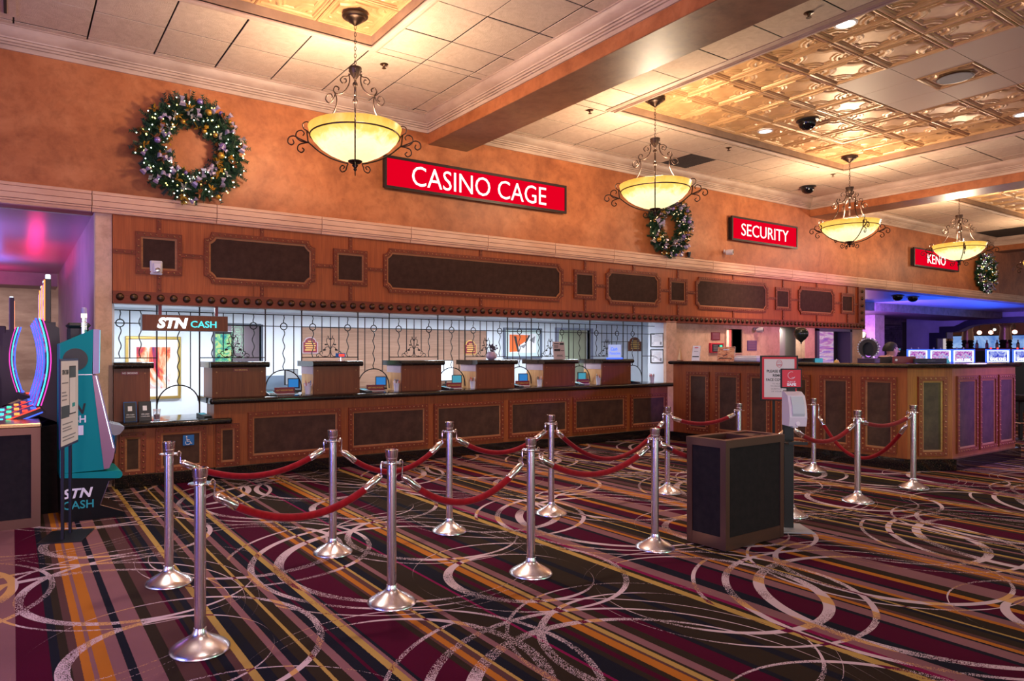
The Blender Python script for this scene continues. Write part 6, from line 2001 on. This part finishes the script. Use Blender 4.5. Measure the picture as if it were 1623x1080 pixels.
struct('wall_bar', MB().prism(poly[::-1], 'x', BX, BX+0.5), pl_)
arc_out = [(9.0, 2.68), (10.7, 2.68), (11.05, 2.66), (11.35, 2.58), (11.55, 2.46), (11.7, 2.40), (12.18, 2.40), (12.18, 2.17), (12.52, 2.17), (12.52, 0), (12.28, 0)]
struct('trim_bar_arch', MB().prism(arc_out + arc_in[::-1][1:], 'x', BX-0.08, BX+0.02), flat('blue_black_trim', (0.012, 0.012, 0.03), 0.4))
sw_ = struct('wall_stone', MB().box(BX-0.3, BX+0.3, 13.37, 14.35, 0, 2.62), M['grid_dark'])
stone_m = [mottled('dark_ledge_stone', (0.06, 0.045, 0.05), (0.12, 0.09, 0.10), 6, 0.7), flat('light_ledge_stone', (0.17, 0.12, 0.14), 0.7)]
k = 0
z = 0.0
while z < 2.6:
    y = 13.37 - R.uniform(0, 0.2)
    hh = R.uniform(0.07, 0.13)
    while y < 14.33:
        L = R.uniform(0.18, 0.42)
        y0, y1 = max(13.37, y), min(14.35, y+L)
        if y1 - y0 > 0.03 and z > 1.1:
            MB().box(BX-0.33 - R.uniform(0, 0.03), BX-0.29, y0+0.006, y1-0.006, z+0.005, min(2.62, z+hh)-0.005).build('ledge_stone', stone_m[0] if R.random() < 0.75 else stone_m[1], sw_)
        y += L
    z += hh
struct('wall_bar_left', MB().box(16.05, BX+0.5, 15.4, 15.5, 0, 2.86), pl_)
sp = thing('wall_sconce', 'small glowing wall sconce beyond the gear ring, at the corner pillar', 'lamp', (23.3, 11.62, 1.95))
MB().box(-0.03, 0.0, -0.05, 0.05, -0.12, 0.06, 0.005).build('back_plate', M['bronze'], sp)
MB().lathe([(0.02, -0.06), (0.06, 0.0), (0.07, 0.08), (0.03, 0.13), (0, 0.13)], 14, (-0.09, 0, 0)).build('glass_shade', M['lamp_white'], sp)
MB().box(-0.10, -0.02, -0.01, 0.01, -0.07, -0.05).build('arm', M['bronze'], sp)
struct('wall_pillar', MB().box(23.3, 23.9, 11.30, 12.4, 0, 2.86), M['peach'])
point('sconce_glow', (23.12, 11.62, 2.0), 6, (1.0, 0.6, 0.3), 0.05)
# back of the bar beyond the arch
struct('wall_bar_back', MB().box(38.0, 38.2, 8.3, 15, 0, 2.9), flat('orange_brown_back', (0.42, 0.16, 0.08), 0.6))
vw = thing('video_wall', 'large pale blue video wall glowing behind the bar arch', 'screen', (37.9, 12.9, 1.9))
MB().box(-0.06, 0.08, -2.6, 2.0, -0.45, 0.32).build('housing', M['black'], vw)
MB().box(-0.07, -0.058, -2.55, 1.95, -0.40, 0.28).build('screen', M['bar_screen'], vw)
bar_cols = [(33.0, 13.05, 'leftmost small'), (32.0, 12.02, 'large left'), (32.0, 10.78, 'middle'), (32.0, 9.98, 'right')]
for i, (x, y, lb) in enumerate(bar_cols):
    t = thing('bar_column', '%s turned bronze column of the back bar behind the arch' % lb, 'column', (x, y, 0), 0, 'turned columns of the back bar')
    f = 0.6 if i == 0 else 1.0
    MB().lathe([(0.0, 0), (0.17*f, 0), (0.17*f, 1.55), (0.20*f, 1.60), (0.17*f, 1.66), (0.21*f, 1.72), (0.17*f, 1.78), (0.21*f, 1.84), (0.18*f, 1.90), (0, 1.90)], 18).build('shaft', flat('dark_turned_bronze', (0.05, 0.035, 0.03), 0.35, 0.5), t, smooth=30)
    MB().lathe([(0.0, 1.90), (0.21*f, 1.90), (0.21*f, 1.95), (0.17*f, 2.30), (0.18*f, 2.42), (0.22*f, 2.48), (0, 2.48)], 18).build('capital', flat('copper_gold_capital', (0.46, 0.24, 0.10), 0.35, 0.5), t, smooth=30)
for y, z, lb in ((11.55, 2.33, 'left'), (11.05, 2.45, 'second'), (10.35, 2.45, 'right')):
    t = thing('globe_lamp', '%s wire globe lamp hanging behind the bar arch' % lb, 'lamp', (33.2, y, z), 0, 'globe lamps behind the bar arch')
    MB().ball((0, 0, 0), 0.055, 12, 8).build('bulb', M['sign_white'], t, smooth=70)
    wr = MB()
    for k in range(4):
        a = k*PI/4
        wr.tube([(0.20*math.cos(q)*math.cos(a), 0.20*math.cos(q)*math.sin(a), 0.13*math.sin(q)) for q in [2*PI*i/20 for i in range(20)]], 0.006, 4, closed=True)
    wr.build('wire_cage', M['bronze'], t)
    MB().tube([(0, 0, 0.07), (0, 0, 2.86 - z)], 0.006, 5).build('cord', M['black'], t)
for k in range(5):
    t = thing('bar_spotlight', '%s pink bar spotlight of the row behind the arch' % ('leftmost', 'second', 'middle', 'fourth', 'rightmost')[k], 'lamp', (35.5, 12.9 - 0.42*k, 2.28), 0, 'pink spots behind the bar arch')
    MB().ball((0, 0, 0), 0.09, 10, 7).build('bulb', glow('pink_bar_bulb', (1.0, 0.45, 0.35), 4.0), t)
    MB().tube([(0, 0, 0.08), (0, 0, 0.6)], 0.012, 6).build('stem', M['black'], t)
sx_ = thing('star_lantern', 'small golden star lantern hanging before the video wall', 'lantern', (34.0, 11.55, 1.95))
stt = MB()
for k in range(8):
    a = k*PI/4
    stt.add([(-0.03, 0.03*math.cos(a+0.4), 0.03*math.sin(a+0.4)), (-0.03, 0.03*math.cos(a-0.4), 0.03*math.sin(a-0.4)), (0, 0.15*math.cos(a), 0.15*math.sin(a)), (0.03, 0.03*math.cos(a), 0.03*math.sin(a))], [(0, 1, 2), (0, 2, 3), (1, 3, 2)])
stt.build('star', glow('warm_star', (1.0, 0.75, 0.45), 1.2), sx_)
MB().tube([(0, 0, 0.1), (0, 0, 0.9)], 0.006, 5).build('cord', M['black'], sx_)
bc = thing('bar_counter', 'dark curved bar counter back behind the blue screens', 'counter', (30.9, 10.6, 0))
MB().box(0, 0.6, -1.7, 1.5, 0, 1.50).build('body', M['wood_dark'], bc)
MB().box(-0.1, 0.7, -1.8, 1.6, 1.50, 1.58, 0.02).build('top', M['wood_dark'], bc)
for k in range(8):
    t = thing('bottle', '%s small bottle on the back bar counter behind the arch' % ('leftmost', 'second', 'third', 'fourth', 'fifth', 'sixth', 'seventh', 'rightmost')[k], 'bottle', (31.1, 11.7 - 0.32*k, 1.581), 0, 'bottles on the back bar')
    MB().lathe([(0, 0), (0.05, 0), (0.05, 0.16), (0.02, 0.22), (0.02, 0.28), (0, 0.28)], 12).build('glass', M['bronze'] if k % 2 else M['maroon'], t)
    MB().lathe([(0.021, 0.28), (0.021, 0.30), (0, 0.30)], 10).build('cap', M['goldprint'], t)
# lit game screens behind the security desk
def bar_game(i, p0_, p1_, lb, big):
    a, b = Vector(p0_), Vector(p1_)
    d = b - a
    L = d.length - 0.075
    t = thing('bar_game_machine', lb, 'game machine', (*((a+b)/2).xy, 0), math.atan2(d.y, d.x), 'lit bar game machines')
    zt, zb = 1.455, 1.19
    MB().box(-L/2, L/2, 0.01, 0.35, 0, zt, 0.01).build('cabinet', M['black'], t)
    s_ = MB().box(-L/2+0.03, L/2-0.03, -0.004, 0.011, zb+0.02, zt-0.02).build('screen', M['blue_ray'] if big else M['top_screen'], t)
    fr_ = MB()
    for (x0, x1, z0, z1) in ((-L/2, -L/2+0.028, zb, zt), (L/2-0.028, L/2, zb, zt), (-L/2, L/2, zt-0.018, zt), (-L/2, L/2, zb, zb+0.016)):
        fr_.box(x0, x1, -0.014, 0.012, z0, z1)
    fr_.build('neon_frame', M['neon_white'], t)
    hl = MB()
    for (x0, x1, z0, z1) in ((-L/2-0.03, -L/2, zb, zt+0.02), (L/2, L/2+0.03, zb, zt+0.02), (-L/2-0.03, L/2+0.03, zt, zt+0.025)):
        hl.box(x0, x1, -0.010, 0.012, z0, z1)
    hl.build('blue_frame', M['neon_blue'], t)
    if big:
        shift(text_mb('GAME KING', L*0.72, 0.075, 0.02, depth=0.002), 0, -0.008, zb+0.065).build('lettering', M['sign_white'], s_)
    else:
        shift(text_mb('MULTI GAME', L*0.7, 0.05, 0.02, depth=0.002), 0, -0.008, zb+0.05).build('lettering', M['neon_white'], s_)
    for x in (-0.08, 0.08):
        MB().lathe([(0.016, zt+0.0), (0.018, zt+0.06), (0, zt+0.075)], 10, (x, 0.1, 0)).build('tower_lamp', M['neon_red'] if big else lil, t)


GP = [(17.50, 7.79), (17.92, 7.51), (18.37, 7.22), (18.83, 6.93)]
for i in range(3):
    bar_game(i, GP[i], GP[i+1], 'pink and white lit game screen, %s of the three behind the security desk' % ('left', 'middle', 'right')[i], False)
bar_game(3, (19.03, 6.80), (19.52, 6.49), 'large blue starburst game screen right of the three pink ones', True)
bar_game(4, (19.56, 6.465), (20.05, 6.155), 'second large blue starburst game screen cut by the right picture edge', True)
bs_ = thing('bar_stool', 'dark bar stool with chrome foot at the right picture edge past the counter end', 'stool', (13.65, 4.40, 0))
MB().lathe([(0, 0), (0.20, 0), (0.20, 0.015), (0.03, 0.03), (0.03, 0.62), (0, 0.62)], 20).build('pedestal', M['black_metal'], bs_)
MB().box(-0.22, 0.22, -0.22, 0.22, 0.62, 0.72, 0.03).build('seat', M['dark_lam'], bs_)
MB().box(-0.22, 0.22, 0.16, 0.22, 0.72, 1.10, 0.025).build('backrest', M['dark_lam'], bs_)
MB().tube([(0.16*math.cos(2*PI*i/20), 0.16*math.sin(2*PI*i/20), 0.28) for i in range(20)], 0.01, 6, closed=True).build('foot_ring', M['chrome'], bs_)
